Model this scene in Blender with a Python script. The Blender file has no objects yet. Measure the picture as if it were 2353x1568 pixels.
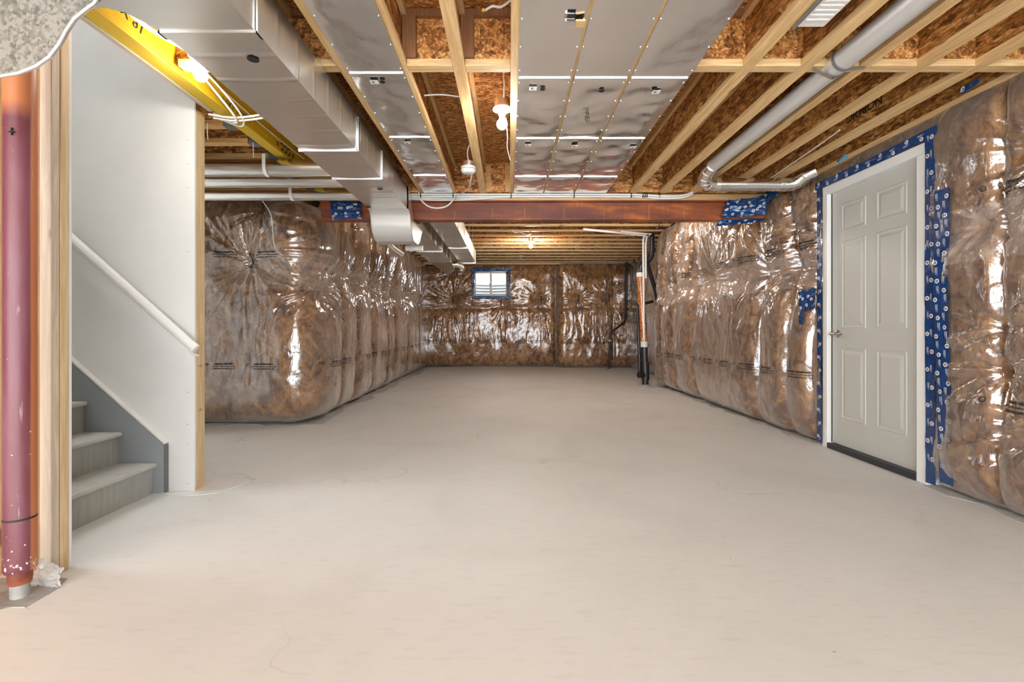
import bpy, math, random
import numpy as np
from mathutils import Vector, noise as mnoise
random.seed(7)
sc = bpy.context.scene
COL = sc.collection
PI = math.pi

# ------------------------------------------------------------------ camera, world, exposure
cam_d = bpy.data.cameras.new('camera'); cam = bpy.data.objects.new('camera', cam_d); COL.objects.link(cam)
cam.location = (0, 0, 1.02); cam.rotation_euler = (PI/2, 0, 0)
cam_d.sensor_width = 36; cam_d.lens = 1090/2353*36
cam_d.shift_x = (1176.5-1170)/2353; cam_d.shift_y = -(784-755)/2353
cam_d.clip_start = .05; cam_d.clip_end = 200
sc.camera = cam
w = bpy.data.worlds.new('sky'); sc.world = w; w.use_nodes = True
w.node_tree.nodes['Background'].inputs[0].default_value = (.93, .97, 1, 1)
w.node_tree.nodes['Background'].inputs[1].default_value = 4.6
sc.view_settings.view_transform = 'Standard'; sc.view_settings.look = 'None'
sc.view_settings.gamma = 1; sc.view_settings.use_curve_mapping = False
sc.view_settings.exposure = 1.2
sc.cycles.max_bounces = 6; sc.cycles.diffuse_bounces = 3; sc.cycles.glossy_bounces = 3; sc.cycles.use_adaptive_sampling = True; sc.cycles.adaptive_threshold = .08
sc.cycles.transparent_max_bounces = 8; sc.cycles.caustics_reflective = False; sc.cycles.caustics_refractive = False
sc.cycles.sample_clamp_indirect = 4
BULB = 330.0

# ------------------------------------------------------------------ materials
MATS = {}
class NB:
    def __init__(s, name):
        m = bpy.data.materials.new(name); m.use_nodes = True; s.m = m; s.t = m.node_tree; s.b = s.t.nodes['Principled BSDF']
        MATS[name] = m
    def n(s, typ, inp=None, **kw):
        nd = s.t.nodes.new(typ)
        for k, v in kw.items(): setattr(nd, k, v)
        for k, v in (inp or {}).items(): s.set(nd.inputs[k], v)
        return nd
    def set(s, sock, v):
        if isinstance(v, bpy.types.NodeSocket): s.t.links.new(v, sock)
        elif isinstance(v, bpy.types.Node): s.t.links.new(v.outputs[0], sock)
        else: sock.default_value = v
    def P(s, **kw):
        for k, v in kw.items(): s.set(s.b.inputs[k.replace('_', ' ')], v)
    def coord(s, scale=(1, 1, 1), rnd=0.0, rot=(0, 0, 0)):
        g = s.n('ShaderNodeNewGeometry'); src = g.outputs['Position']
        if rnd:
            oi = s.n('ShaderNodeObjectInfo'); mul = s.n('ShaderNodeVectorMath', {0: oi.outputs['Random'], 1: (rnd, rnd*1.7, rnd*.6)}, operation='MULTIPLY')
            src = s.n('ShaderNodeVectorMath', {0: src, 1: mul}, operation='ADD').outputs[0]
        return s.n('ShaderNodeMapping', {'Vector': src, 'Scale': scale, 'Rotation': rot}).outputs[0]
    def noise(s, vec, scale=5, detail=4, dist=0, rough=.55):
        return s.n('ShaderNodeTexNoise', {'Vector': vec, 'Scale': scale, 'Detail': detail, 'Distortion': dist, 'Roughness': rough}).outputs['Fac']
    def ramp(s, fac, stops):
        r = s.n('ShaderNodeValToRGB', {'Fac': fac}); cr = r.color_ramp
        while len(cr.elements) < len(stops): cr.elements.new(.5)
        for e, (p, c) in zip(cr.elements, stops):
            e.position = p; e.color = (c[0], c[1], c[2], 1) if not isinstance(c, (int, float)) else (c, c, c, 1)
        return r.outputs[0]
    def mix(s, fac, a, b, mode='MIX'):
        m = s.n('ShaderNodeMix', data_type='RGBA', blend_type=mode)
        s.set(m.inputs[0], fac)
        for i, v in ((6, a), (7, b)):
            s.set(m.inputs[i], (v[0], v[1], v[2], 1) if isinstance(v, tuple) else v)
        return m.outputs[2]
    def bump(s, h, strength=.3, dist=.01):
        return s.n('ShaderNodeBump', {'Height': h, 'Strength': strength, 'Distance': dist}).outputs[0]
    def math(s, op, a, b=0.0, c=None):
        m = s.n('ShaderNodeMath', operation=op); s.set(m.inputs[0], a); s.set(m.inputs[1], b)
        if c is not None: s.set(m.inputs[2], c)
        return m.outputs[0]

def plain(name, col, rough=.5, metal=0, coat=0, **kw):
    b = NB(name); b.P(Base_Color=(*col, 1), Roughness=rough, Metallic=metal, Coat_Weight=coat, **kw); return b.m

def wood(name, axis, light=(.78, .54, .27), dark=(.52, .29, .11), var=.5):
    b = NB(name); sc_ = [14, 14, 14]; sc_[axis] = .9
    v = b.coord(tuple(sc_), rnd=31)
    n1 = b.noise(v, 3.2, 5, 1.2)
    c = b.ramp(n1, [(.30, dark), (.50, tuple(.5*(a+q) for a, q in zip(light, dark))), (.62, light), (.8, tuple(min(1, x*1.12) for x in light))])
    sk = [5, 5, 5]; sk[axis] = 2.2
    kn = b.n('ShaderNodeTexVoronoi', {'Vector': b.coord(tuple(sk), rnd=17), 'Scale': 1.0}).outputs['Distance']
    k = b.ramp(kn, [(0, 1.0), (.07, 1.0), (.11, 0.0)])
    c = b.mix(k, c, (.24, .11, .04))
    big = b.noise(b.coord((1.2, 1.2, 1.2), rnd=9), 1.3, 2)
    c = b.mix(b.math('MULTIPLY', big, var), c, tuple(x*.72 for x in light))
    b.P(Base_Color=c, Roughness=.62, Normal=b.bump(n1, .12, .003)); return b.m
wood('wood_x', 0, (.88, .62, .32), (.62, .36, .14)); wood('wood_y', 1, (.90, .63, .32), (.66, .38, .14)); wood('wood_z', 2, (.80, .62, .38), (.62, .42, .2))
wood('wood_weathered', 2, (.74, .64, .50), (.52, .42, .32)); wood('wood_orange_x', 0, (.86, .54, .22), (.62, .31, .09)); wood('wood_brown', 2, (.36, .17, .07), (.24, .10, .04))
wood('wood_orange_y', 1, (.80, .52, .23), (.55, .29, .09))

def osb(name, scale, tint=1.0):
    b = NB(name); tint = tint*1.55
    v1 = b.coord(scale, rnd=3)
    wv = b.n('ShaderNodeVectorMath', {0: v1, 1: b.n('ShaderNodeVectorMath', {0: b.n('ShaderNodeTexNoise', {'Vector': v1, 'Scale': .6, 'Detail': 3}).outputs['Color'], 1: (1.6, 1.6, 1.6)}, operation='MULTIPLY')}, operation='ADD').outputs[0]
    va = b.n('ShaderNodeTexVoronoi', {'Vector': wv, 'Scale': 1.0}); vb = b.n('ShaderNodeTexVoronoi', {'Vector': wv, 'Scale': 2.3})
    m = b.math('ADD', b.math('MULTIPLY', b.n('ShaderNodeSeparateColor', {0: va.outputs['Color']}).outputs[0], .55),
               b.math('MULTIPLY', b.n('ShaderNodeSeparateColor', {0: vb.outputs['Color']}).outputs[1], .45))
    t = tint
    c = b.ramp(m, [(.12, (.12*t, .042*t, .010*t)), (.38, (.33*t, .13*t, .03*t)), (.62, (.50*t, .22*t, .06*t)), (.85, (.68*t, .38*t, .14*t))])
    d = b.ramp(vb.outputs['Distance'], [(.0, 1.0), (.5, .85), (.8, .45)])
    c = b.mix(1.0, c, d, 'MULTIPLY')
    b.P(Base_Color=c, Roughness=.6, Normal=b.bump(m, .35, .004)); return b.m
osb('osb_web', (14, 14, 40)); osb('osb_web_x', (14, 20, 40)); osb('osb_deck', (26, 60, 40)); osb('osb_pink', (34, 34, 34), 1.15)

def metal(name, col, rough, bumps=.12, nscale=6, mott=0.0, metallic=1.0):
    b = NB(name); v = b.coord((1, 1, 1), rnd=5)
    n1 = b.noise(v, nscale, 3); n2 = b.noise(b.coord((3, 160, 160)), 1, 2)
    c = b.mix(b.math('MULTIPLY', n2, .25), col, tuple(x*.8 for x in col))
    if mott:
        vo = b.n('ShaderNodeTexVoronoi', {'Vector': b.coord((1, 1, 1)), 'Scale': 110.0})
        vs = b.n('ShaderNodeSeparateColor', {0: vo.outputs['Color']}).outputs[0]
        vs = b.math('ADD', b.math('MULTIPLY', vs, .4), b.math('MULTIPLY', b.noise(b.coord((1, 1, 1)), 38, 5), .8))
        c = b.ramp(vs, [(.38, (.12, .117, .10)), (.55, (.19, .186, .16)), (.72, (.27, .262, .235))])
    b.P(Base_Color=c, Metallic=metallic, Roughness=rough, Normal=b.bump(n1, bumps, .02)); return b.m
metal('galv', (.90, .89, .86), .30, .10, 5)
metal('galv_smooth', (.88, .87, .84), .22, .05, 9)
metal('galv_pan', (.90, .91, .92), .17, .20, 4.5)
metal('galv_mottled', (.5, .5, .5), .45, .03, 9, 1, .55)
metal('galv_spangle', (.80, .80, .79), .38, .03, 9, 0, .6)
plain('chrome', (.50, .48, .45), .2, 1)
plain('white_plastic', (.85, .84, .81), .35); plain('cable_white', (.82, .80, .76), .45)
plain('black_abs', (.018, .018, .02), .35); plain('black_strap', (.012, .012, .012), .5)
plain('dark_hole', (.01, .01, .01), .7); plain('print_black', (.02, .018, .018), .7)
plain('print_white', (.85, .85, .83), .5); plain('grey_label', (.16, .16, .16), .6)
plain('white_paint', (.86, .85, .82), .45); plain('door_paint', (.565, .555, .51), .42)
plain('hinge_metal', (.55, .53, .48), .4, .6); plain('threshold_black', (.03, .03, .035), .5)
plain('screw_metal', (.75, .75, .75), .3, 1)
plain('yellow_tip', (.9, .55, .05), .5)
plain('blue_glove', (.10, .28, .42), .5)

b = NB('drywall'); n1 = b.noise(b.coord(), 2.5, 3)
b.P(Base_Color=b.ramp(n1, [(.3, (.76, .75, .725)), (.7, (.82, .81, .785))]), Roughness=.8)
b = NB('floor_paint')
v = b.coord(); n1 = b.noise(v, 1.1, 5, .6); n2 = b.noise(b.coord((3, 14, 1)), 3, 4); n3 = b.noise(v, 55, 2)
c = b.ramp(n1, [(.3, (.77, .765, .74)), (.5, (.82, .82, .795)), (.72, (.85, .85, .83))])
c = b.mix(b.math('MULTIPLY', b.ramp(n2, [(.55, 0.0), (.7, 1.0)]), .18), c, (.56, .54, .48))
sp = b.n('ShaderNodeTexVoronoi', {'Vector': b.coord((4, 7, 1)), 'Scale': 1.6}).outputs['Distance']
spn = b.noise(v, 9, 1)
c = b.mix(b.math('MULTIPLY', b.ramp(sp, [(.0, 1.0), (.022, 1.0), (.04, 0.0)]), b.ramp(spn, [(.5, 0.0), (.6, .8)])), c, (.16, .12, .09))
ck = b.n('ShaderNodeTexVoronoi', {'Vector': b.n('ShaderNodeVectorMath', {0: b.coord(), 1: b.n('ShaderNodeTexNoise', {'Vector': v, 'Scale': 2.5, 'Detail': 5}).outputs['Color']}, operation='ADD').outputs[0], 'Scale': .45}, feature='DISTANCE_TO_EDGE').outputs['Distance']
c = b.mix(b.math('MULTIPLY', b.ramp(ck, [(0, 1.0), (.0018, .6), (.004, 0.0)]), b.ramp(b.noise(v, .8, 1), [(.5, 0.0), (.62, .45)])), c, (.38, .34, .28))
b.P(Base_Color=c, Roughness=b.ramp(n1, [(.3, .62), (.7, .48)]), Normal=b.bump(b.math('ADD', n1, b.math('MULTIPLY', n3, .12)), .25, .006))
b = NB('bare_concrete'); n1 = b.noise(b.coord(), 14, 6)
b.P(Base_Color=b.ramp(n1, [(.3, (.50, .49, .455)), (.7, (.68, .67, .63))]), Roughness=.9)
b = NB('raw_concrete'); n1 = b.noise(b.coord(), 14, 6)
b.P(Base_Color=b.ramp(n1, [(.3, (.27, .265, .25)), (.7, (.46, .45, .42))]), Roughness=.9, Normal=b.bump(n1, .6, .01))
b = NB('red_oxide'); v = b.coord((40, 40, 2)); n1 = b.noise(v, 1, 4); n2 = b.noise(b.coord((1.0, 1.3, 5)), 1.6, 5); n3 = b.noise(b.coord((1, 1, 1)), 60, 2)
c = b.ramp(n2, [(.34, (.14, .036, .018)), (.47, (.21, .050, .024)), (.57, (.33, .085, .025)), (.68, (.60, .18, .035))])
c = b.mix(b.math('MULTIPLY', b.ramp(n1, [(.45, 0.0), (.7, 1.0)]), .5), c, (.14, .042, .03))
c = b.mix(b.ramp(b.noise(b.coord((60, 1, .6)), 1, 2), [(.72, 0.0), (.77, .35)]), c, (.6, .28, .18))
b.P(Base_Color=c, Roughness=.5)
b = NB('red_column'); n2 = b.noise(b.coord((6, 6, .9)), 2, 5); n3 = b.noise(b.coord((14, 14, 2)), 2, 5)
zz = b.n('ShaderNodeSeparateXYZ', {0: b.n('ShaderNodeNewGeometry').outputs['Position']})
c = b.ramp(n2, [(.3, (.115, .024, .034)), (.5, (.155, .038, .052)), (.72, (.20, .075, .10))])
ora = b.ramp(b.math('ADD', b.math('MULTIPLY', zz.outputs[0], 1.0), b.math('MULTIPLY', n2, .012)), [(0, 0.0), (1, 0.0)])
e1 = b.n('ShaderNodeMapRange', {'Value': b.math('ADD', b.math('MULTIPLY_ADD', zz.outputs[0], .718, b.math('MULTIPLY', zz.outputs[1], .696)), b.math('MULTIPLY', n2, .006)), 'From Min': -.0802+.030, 'From Max': -.0802+.036, 'To Min': 0.0, 'To Max': 1.0}).outputs[0]  # orange strip down the right edge: the post's lit side put into the colour
e2 = b.n('ShaderNodeMapRange', {'Value': b.math('ADD', zz.outputs[2], b.math('MULTIPLY', n2, .06)), 'From Min': 1.83, 'From Max': 1.90}).outputs[0]
c = b.mix(b.math('MULTIPLY', b.math('MAXIMUM', e1, e2), .85), c, (.58, .20, .07))
c = b.mix(b.ramp(n3, [(.66, 0.0), (.72, .5)]), c, (.62, .50, .52))
e3 = b.n('ShaderNodeMapRange', {'Value': zz.outputs[2], 'From Min': .35, 'From Max': .12, 'To Min': -.06, 'To Max': .06}).outputs[0]
c = b.mix(b.ramp(b.math('ADD', b.noise(b.coord(), 70, 2), e3), [(.68, 0.0), (.71, 1.0)]), c, (.75, .68, .66))
b.P(Base_Color=c, Roughness=.42)
b = NB('lvl_yellow'); n1 = b.noise(b.coord((30, 2, 30)), 2, 4); n2 = b.noise(b.coord((3, .8, 3)), 2, 3)
c = b.ramp(n1, [(.3, (.66, .38, .008)), (.6, (.86, .56, .015)), (.8, (.93, .65, .03))])
b.P(Base_Color=b.mix(b.math('MULTIPLY', n2, .35), c, (.60, .30, .01)), Roughness=.5)
b = NB('lvl_ply'); wv = b.n('ShaderNodeTexWave', {'Vector': b.coord((1, .02, 1)), 'Scale': 42.0, 'Distortion': 1.5}, bands_direction='X').outputs['Fac']
b.P(Base_Color=b.ramp(wv, [(.2, (.50, .30, .02)), (.6, (.84, .58, .03))]), Roughness=.6)
b = NB('fibreglass'); v = b.coord((1, 1, .75), rnd=0)
d0 = b.n('ShaderNodeTexNoise', {'Vector': v, 'Scale': 3.5, 'Detail': 4, 'Distortion': .3}).outputs['Color']
wv = b.n('ShaderNodeVectorMath', {0: v, 1: b.n('ShaderNodeVectorMath', {0: d0, 1: (.35, .35, .35)}, operation='MULTIPLY')}, operation='ADD').outputs[0]
n1 = b.noise(wv, 9.5, 8, .5, .68); n2 = b.noise(wv, 1.8, 4, .8); n3 = b.noise(b.coord((90, 90, 20)), 1, 3)
mm = b.math('ADD', b.math('MULTIPLY', n1, .7), b.math('ADD', b.math('MULTIPLY', n2, .22), b.math('MULTIPLY', n3, .08)))
c = b.ramp(mm, [(.38, (.09, .035, .012)), (.44, (.22, .09, .03)), (.50, (.42, .20, .07)), (.57, (.62, .34, .13)), (.66, (.80, .54, .27))])
b.P(Base_Color=c, Roughness=.95, Normal=b.bump(mm, .6, .03))
def film(name, milk, milk_band=None, tint=(.97, .93, .90), hz=.85, hp=2.0, fk=2.4):
    b = NB(name); t = b.t; t.nodes.remove(b.b)
    out = [n for n in t.nodes if n.type == 'OUTPUT_MATERIAL'][0]
    n1 = b.noise(b.coord((1, 1, .35)), 22, 3, 1.5); n2 = b.noise(b.coord((1, 1, 1)), 7, 3, 2.0)
    bp = b.bump(b.math('ADD', n1, b.math('MULTIPLY', n2, 1.4)), .24, .007)
    fr = b.n('ShaderNodeFresnel', {'IOR': 1.5, 'Normal': bp}).outputs[0]
    fac = b.math('MINIMUM', b.math('MULTIPLY_ADD', fr, fk, .03), .9)
    tr = b.n('ShaderNodeBsdfTransparent', {'Color': (*tint, 1)}).outputs[0]
    gl = b.n('ShaderNodeBsdfGlossy', {'Color': (.95, .95, .95, 1), 'Roughness': .10, 'Normal': bp}).outputs[0]
    df = b.n('ShaderNodeBsdfDiffuse', {'Color': (.82, .68, .59, 1), 'Normal': bp}).outputs[0]
    mk = b.math('MULTIPLY_ADD', b.ramp(n2, [(.4, 0.0), (.7, 1.0)]), .07, milk)
    fc = b.n('ShaderNodeLayerWeight', {'Blend': .5}).outputs['Facing']; haze = b.math('MULTIPLY', b.math('POWER', fc, hp), hz)
    if milk_band:
        z = b.n('ShaderNodeSeparateXYZ', {0: b.n('ShaderNodeNewGeometry').outputs['Position']}).outputs[2]
        zb = b.math('ADD', z, b.math('MULTIPLY', n2, .02))
        inb = b.math('MULTIPLY', b.math('GREATER_THAN', zb, milk_band[0]), b.math('LESS_THAN', zb, milk_band[1]))
        mk = b.math('MULTIPLY_ADD', inb, milk_band[2], mk)
    mk = b.math('MINIMUM', b.math('ADD', mk, haze), .8)
    m1 = b.n('ShaderNodeMixShader', {0: mk, 1: tr, 2: df}).outputs[0]
    m2 = b.n('ShaderNodeMixShader', {0: fac, 1: m1, 2: gl}).outputs[0]
    t.links.new(m2, out.inputs[0]); return b.m
film('film_left', .03, (1.44, 1.83, .12), hz=1.15, hp=1.7); film('film_right', .05, (1.42, 1.74, .16)); film('film_back', .02, (1.46, 1.80, .06), fk=1.25)
b = NB('clear_plastic'); b.P(Base_Color=(.62, .62, .60, 1), Roughness=.2, Alpha=.6)
b = NB('tape_blue'); n1 = b.noise(b.coord(), 30, 3, 1)
b.P(Base_Color=b.ramp(n1, [(.3, (.004, .028, .115)), (.7, (.006, .060, .22))]), Roughness=.22, Coat_Weight=.5, Normal=b.bump(n1, .25, .004))
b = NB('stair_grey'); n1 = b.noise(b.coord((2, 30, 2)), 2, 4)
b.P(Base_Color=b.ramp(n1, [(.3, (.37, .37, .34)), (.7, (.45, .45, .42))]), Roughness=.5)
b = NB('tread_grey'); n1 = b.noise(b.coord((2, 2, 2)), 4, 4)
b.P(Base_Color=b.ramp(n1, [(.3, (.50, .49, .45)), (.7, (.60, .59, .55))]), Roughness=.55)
plain('stringer_blue', (.30, .325, .34), .5)
b = NB('glass'); b.P(Base_Color=(1, 1, 1, 1), Roughness=0.0, Transmission_Weight=1.0, IOR=1.01)
for nm, st in (('bulb_glow', .30), ('bulb_glow_far', 1.1)):
    b = NB(nm); b.P(Emission_Color=(1, .94, .86, 1), Emission_Strength=BULB*st, Base_Color=(1, 1, 1, 1))
b = NB('orange_wrap'); n1 = b.noise(b.coord((2, 2, 1)), 26, 4)
b.P(Base_Color=b.ramp(n1, [(.35, (.30, .06, .01)), (.55, (.62, .20, .04)), (.68, (.85, .55, .30))]), Roughness=.18, Coat_Weight=.8)
b = NB('well_metal'); b.P(Base_Color=(.36, .37, .38, 1), Roughness=.55, Metallic=.2)
b = NB('grass_ground'); b.P(Base_Color=(.3, .3, .26, 1), Roughness=.9)
M = MATS

# ------------------------------------------------------------------ mesh helpers
class MB:
    def __init__(s): s.v = []; s.f = []; s.sm = []
    def add(s, vs, fs, smooth=False):
        o = len(s.v); s.v += [tuple(p) for p in vs]; s.f += [tuple(i+o for i in f) for f in fs]; s.sm += [smooth]*len(fs); return s
    def box(s, x0, x1, y0, y1, z0, z1):
        v = [(x, y, z) for z in (z0, z1) for y in (y0, y1) for x in (x0, x1)]
        return s.add(v, [(0, 2, 3, 1), (4, 5, 7, 6), (0, 1, 5, 4), (2, 6, 7, 3), (0, 4, 6, 2), (1, 3, 7, 5)])
    def prism(s, poly, a0, a1, axis=1):
        """polygon in the two other axes extruded along axis"""
        n = len(poly); V = []
        for a in (a0, a1):
            for p, q in poly:
                V.append((a, p, q) if axis == 0 else (p, a, q) if axis == 1 else (p, q, a))
        F = [tuple(range(n)), tuple(range(2*n-1, n-1, -1))] + [(i, (i+1) % n, n+(i+1) % n, n+i) for i in range(n)]
        return s.add(V, F)
    def tube(s, pts, r, seg=8, cap=True):
        pts = [Vector(p) for p in pts]; rs = r if isinstance(r, (list, tuple)) else [r]*len(pts)
        V = []; F = []; prev = None
        for i, p in enumerate(pts):
            t = ((pts[min(i+1, len(pts)-1)]-pts[max(i-1, 0)])).normalized()
            if prev is None:
                a = Vector((0, 0, 1)) if abs(t.z) < .9 else Vector((1, 0, 0)); nrm = t.cross(a).normalized()
            else: nrm = (prev - t*prev.dot(t)).normalized()
            prev = nrm; bn = t.cross(nrm)
            for k in range(seg):
                a = 2*PI*k/seg; V.append(p + (nrm*math.cos(a)+bn*math.sin(a))*rs[i])
            if i:
                for k in range(seg):
                    F.append(((i-1)*seg+k, (i-1)*seg+(k+1) % seg, i*seg+(k+1) % seg, i*seg+k))
        s.add(V, F, True)
        if cap: s.add([V[k] for k in range(seg)][::-1], [tuple(range(seg))]); s.add(V[-seg:], [tuple(range(seg))])
        return s
    def lathe(s, prof, c, seg=24, axis='z'):
        V = []; F = []
        for (r, h) in prof:
            for k in range(seg):
                a = 2*PI*k/seg; x, y = r*math.cos(a), r*math.sin(a)
                V.append((c[0]+x, c[1]+y, c[2]+h) if axis == 'z' else (c[0]+x, c[1]+h, c[2]+y) if axis == 'y' else (c[0]+h, c[1]+x, c[2]+y))
        n = len(prof)
        for i in range(n-1):
            for k in range(seg): F.append((i*seg+k, i*seg+(k+1) % seg, (i+1)*seg+(k+1) % seg, (i+1)*seg+k))
        s.add(V, F, True); s.add(V[:seg][::-1], [tuple(range(seg))]); s.add(V[-seg:], [tuple(range(seg))]); return s
    def disc(s, c, r, axis, seg=16, ry=None):
        V = []
        for k in range(seg):
            a = 2*PI*k/seg; p, q = r*math.cos(a), (ry or r)*math.sin(a)
            V.append((c[0], c[1]+p, c[2]+q) if axis == 0 else (c[0]+p, c[1], c[2]+q) if axis == 1 else (c[0]+p, c[1]+q, c[2]))
        return s.add(V, [tuple(range(seg))])

WL = {}
def _mk(name, verts, faces, smooth, mat, parent, origin=None):
    V = np.asarray(verts, dtype=np.float64)
    lo, hi = V.min(0), V.max(0)
    c = np.array(origin) if origin is not None else np.array([(lo[0]+hi[0])/2, (lo[1]+hi[1])/2, lo[2]])
    me = bpy.data.meshes.new(name)
    if isinstance(faces, np.ndarray):
        nf = len(faces); me.vertices.add(len(V)); me.vertices.foreach_set('co', (V-c).astype(np.float32).ravel())
        me.loops.add(nf*4); me.loops.foreach_set('vertex_index', faces.astype(np.int32).ravel())
        me.polygons.add(nf); me.polygons.foreach_set('loop_start', np.arange(0, nf*4, 4, dtype=np.int32))
        me.polygons.foreach_set('use_smooth', np.ones(nf, dtype=bool)); me.update(calc_edges=True)
    else:
        me.from_pydata([tuple(p) for p in (V-c)], [], faces)
        if smooth is not None: me.polygons.foreach_set('use_smooth', smooth)
        me.update()
    me.materials.append(M[mat] if isinstance(mat, str) else mat)
    o = bpy.data.objects.new(name, me); COL.objects.link(o)
    pl = Vector((0, 0, 0))
    if parent is not None: o.parent = parent; pl = WL[parent.name]
    o.location = Vector(c)-pl; WL[o.name] = Vector(c)
    return o
def obj(name, mb, mat, parent=None, bevel=0):
    o = _mk(name, mb.v, mb.f, mb.sm, mat, parent)
    if bevel:
        m = o.modifiers.new('bevel', 'BEVEL'); m.width = bevel; m.segments = 2; m.limit_method = 'ANGLE'
    return o
def gobj(name, P, mat, parent=None, mask=None, flip=False):
    nv, nu = P.shape[:2]; idx = np.arange(nv*nu).reshape(nv, nu)
    F = np.stack([idx[:-1, :-1], idx[:-1, 1:], idx[1:, 1:], idx[1:, :-1]], -1)
    if flip: F = F[..., ::-1]
    if mask is not None: F = F[mask]
    F = F.reshape(-1, 4); used = np.unique(F); rem = np.full(nv*nu, -1); rem[used] = np.arange(len(used))
    return _mk(name, P.reshape(-1, 3)[used], rem[F], None, mat, parent)
def empty(name, loc, parent=None):
    o = bpy.data.objects.new(name, None); COL.objects.link(o); o.empty_display_size = .1
    pl = WL[parent.name] if parent else Vector((0, 0, 0))
    if parent: o.parent = parent
    o.location = Vector(loc)-pl; WL[o.name] = Vector(loc); return o
def tag(o, label, cat, group=None, kind=None):
    if label: o['label'] = label
    if cat: o['category'] = cat
    if group: o['group'] = group
    if kind: o['kind'] = kind
    return o
def thing(name, loc, label, cat, group=None): return tag(empty(name, loc), label, cat, group)
def struct(o, label=None, cat=None):
    o['kind'] = 'structure'
    if label: o['label'] = label
    if cat: o['category'] = cat
    return o
def cp(o, parent, dloc):
    """copy a part (and its children), shifted by dloc relative to its source"""
    c = o.copy(); COL.objects.link(c); c.parent = parent; c.location = o.location + Vector(dloc)
    for ch in list(o.children):
        g = ch.copy(); COL.objects.link(g); g.parent = c
    return c
H = 1.02
def box(name, dims, mat, parent=None, bevel=0): return obj(name, MB().box(*dims), mat, parent, bevel)

# text as mesh verts/faces in (x right, y up), centred
_tc = {}
def text_geo(s, size, bold=0.0):
    k = (s, size, bold)
    if k in _tc: return _tc[k]
    cu = bpy.data.curves.new('t', 'FONT'); cu.body = s; cu.size = size; cu.align_x = 'CENTER'; cu.align_y = 'CENTER'; cu.resolution_u = 2; cu.offset = bold
    o = bpy.data.objects.new('t', cu); COL.objects.link(o)
    dg = bpy.context.evaluated_depsgraph_get(); me = o.evaluated_get(dg).to_mesh()
    V = np.array([v.co[:2] for v in me.vertices]) if len(me.vertices) else np.zeros((0, 2)); F = [tuple(p.vertices) for p in me.polygons]
    o.evaluated_get(dg).to_mesh_clear(); bpy.data.objects.remove(o); bpy.data.curves.remove(cu)
    _tc[k] = (V, F); return _tc[k]

# ------------------------------------------------------------------ numpy noise
_L = {}
def vn(x, y, seed=0):
    if seed not in _L: _L[seed] = np.random.RandomState(seed+11).rand(512, 512)
    g = _L[seed]; xi = np.floor(x).astype(int); yi = np.floor(y).astype(int); fx = x-xi; fy = y-yi
    fx = fx*fx*(3-2*fx); fy = fy*fy*(3-2*fy); a = lambda i, j: g[(yi+j) % 512, (xi+i) % 512]
    return (a(0, 0)*(1-fx)+a(1, 0)*fx)*(1-fy)+(a(0, 1)*(1-fx)+a(1, 1)*fx)*fy
def fbm(x, y, seed=0, o=3):
    s = 0; am = .5
    for i in range(o): s = s+am*vn(x*2**i, y*2**i, seed+i); am *= .5
    return s/(1-.5**o)
def ridge(n): return 1-np.abs(2*n-1)

# ------------------------------------------------------------------ floor, structure
fl = box('floor', (-6, 5.2, -4, 13.4, -.15, 0), 'floor_paint'); struct(fl, 'cream painted concrete basement floor', 'floor')

# rear concrete shells behind the insulation
wl = box('wall_left', (-4.6, -2.32, 5.16, 13.2, 0, 3.2), 'raw_concrete'); struct(wl, 'concrete wall block behind brown insulation on the left')
wr = obj('wall_right', MB().box(2.86, 3.1, -3.6, 3.09, 0, 3.2).box(2.86, 3.1, 4.118, 8.5, 0, 3.2).box(2.86, 3.1, 3.09, 4.118, 2.24, 3.2).box(3.3, 3.5, 8.5, 12.9, 0, 3.2).box(3.05, 3.35, 8.3, 8.5, 0, 3.2), 'raw_concrete'); struct(wr, 'concrete side wall with the grey door')
wb = obj('wall_back', MB().box(-2.6, -.96, 12.72, 12.95, 0, 3.2).box(-.02, 3.5, 12.72, 12.95, 0, 3.2).box(-.96, -.02, 12.72, 12.95, 0, 1.84).box(-.96, -.02, 12.72, 12.95, 2.56, 3.2).box(1.36, 3.4, 12.44, 12.72, 0, 3.2), 'raw_concrete'); struct(wb, 'far concrete wall with the small window')
wo = box('wall_outer', (-6, -5.8, -3.6, 5.2, 0, 5.2), 'raw_concrete'); struct(wo)

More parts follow.
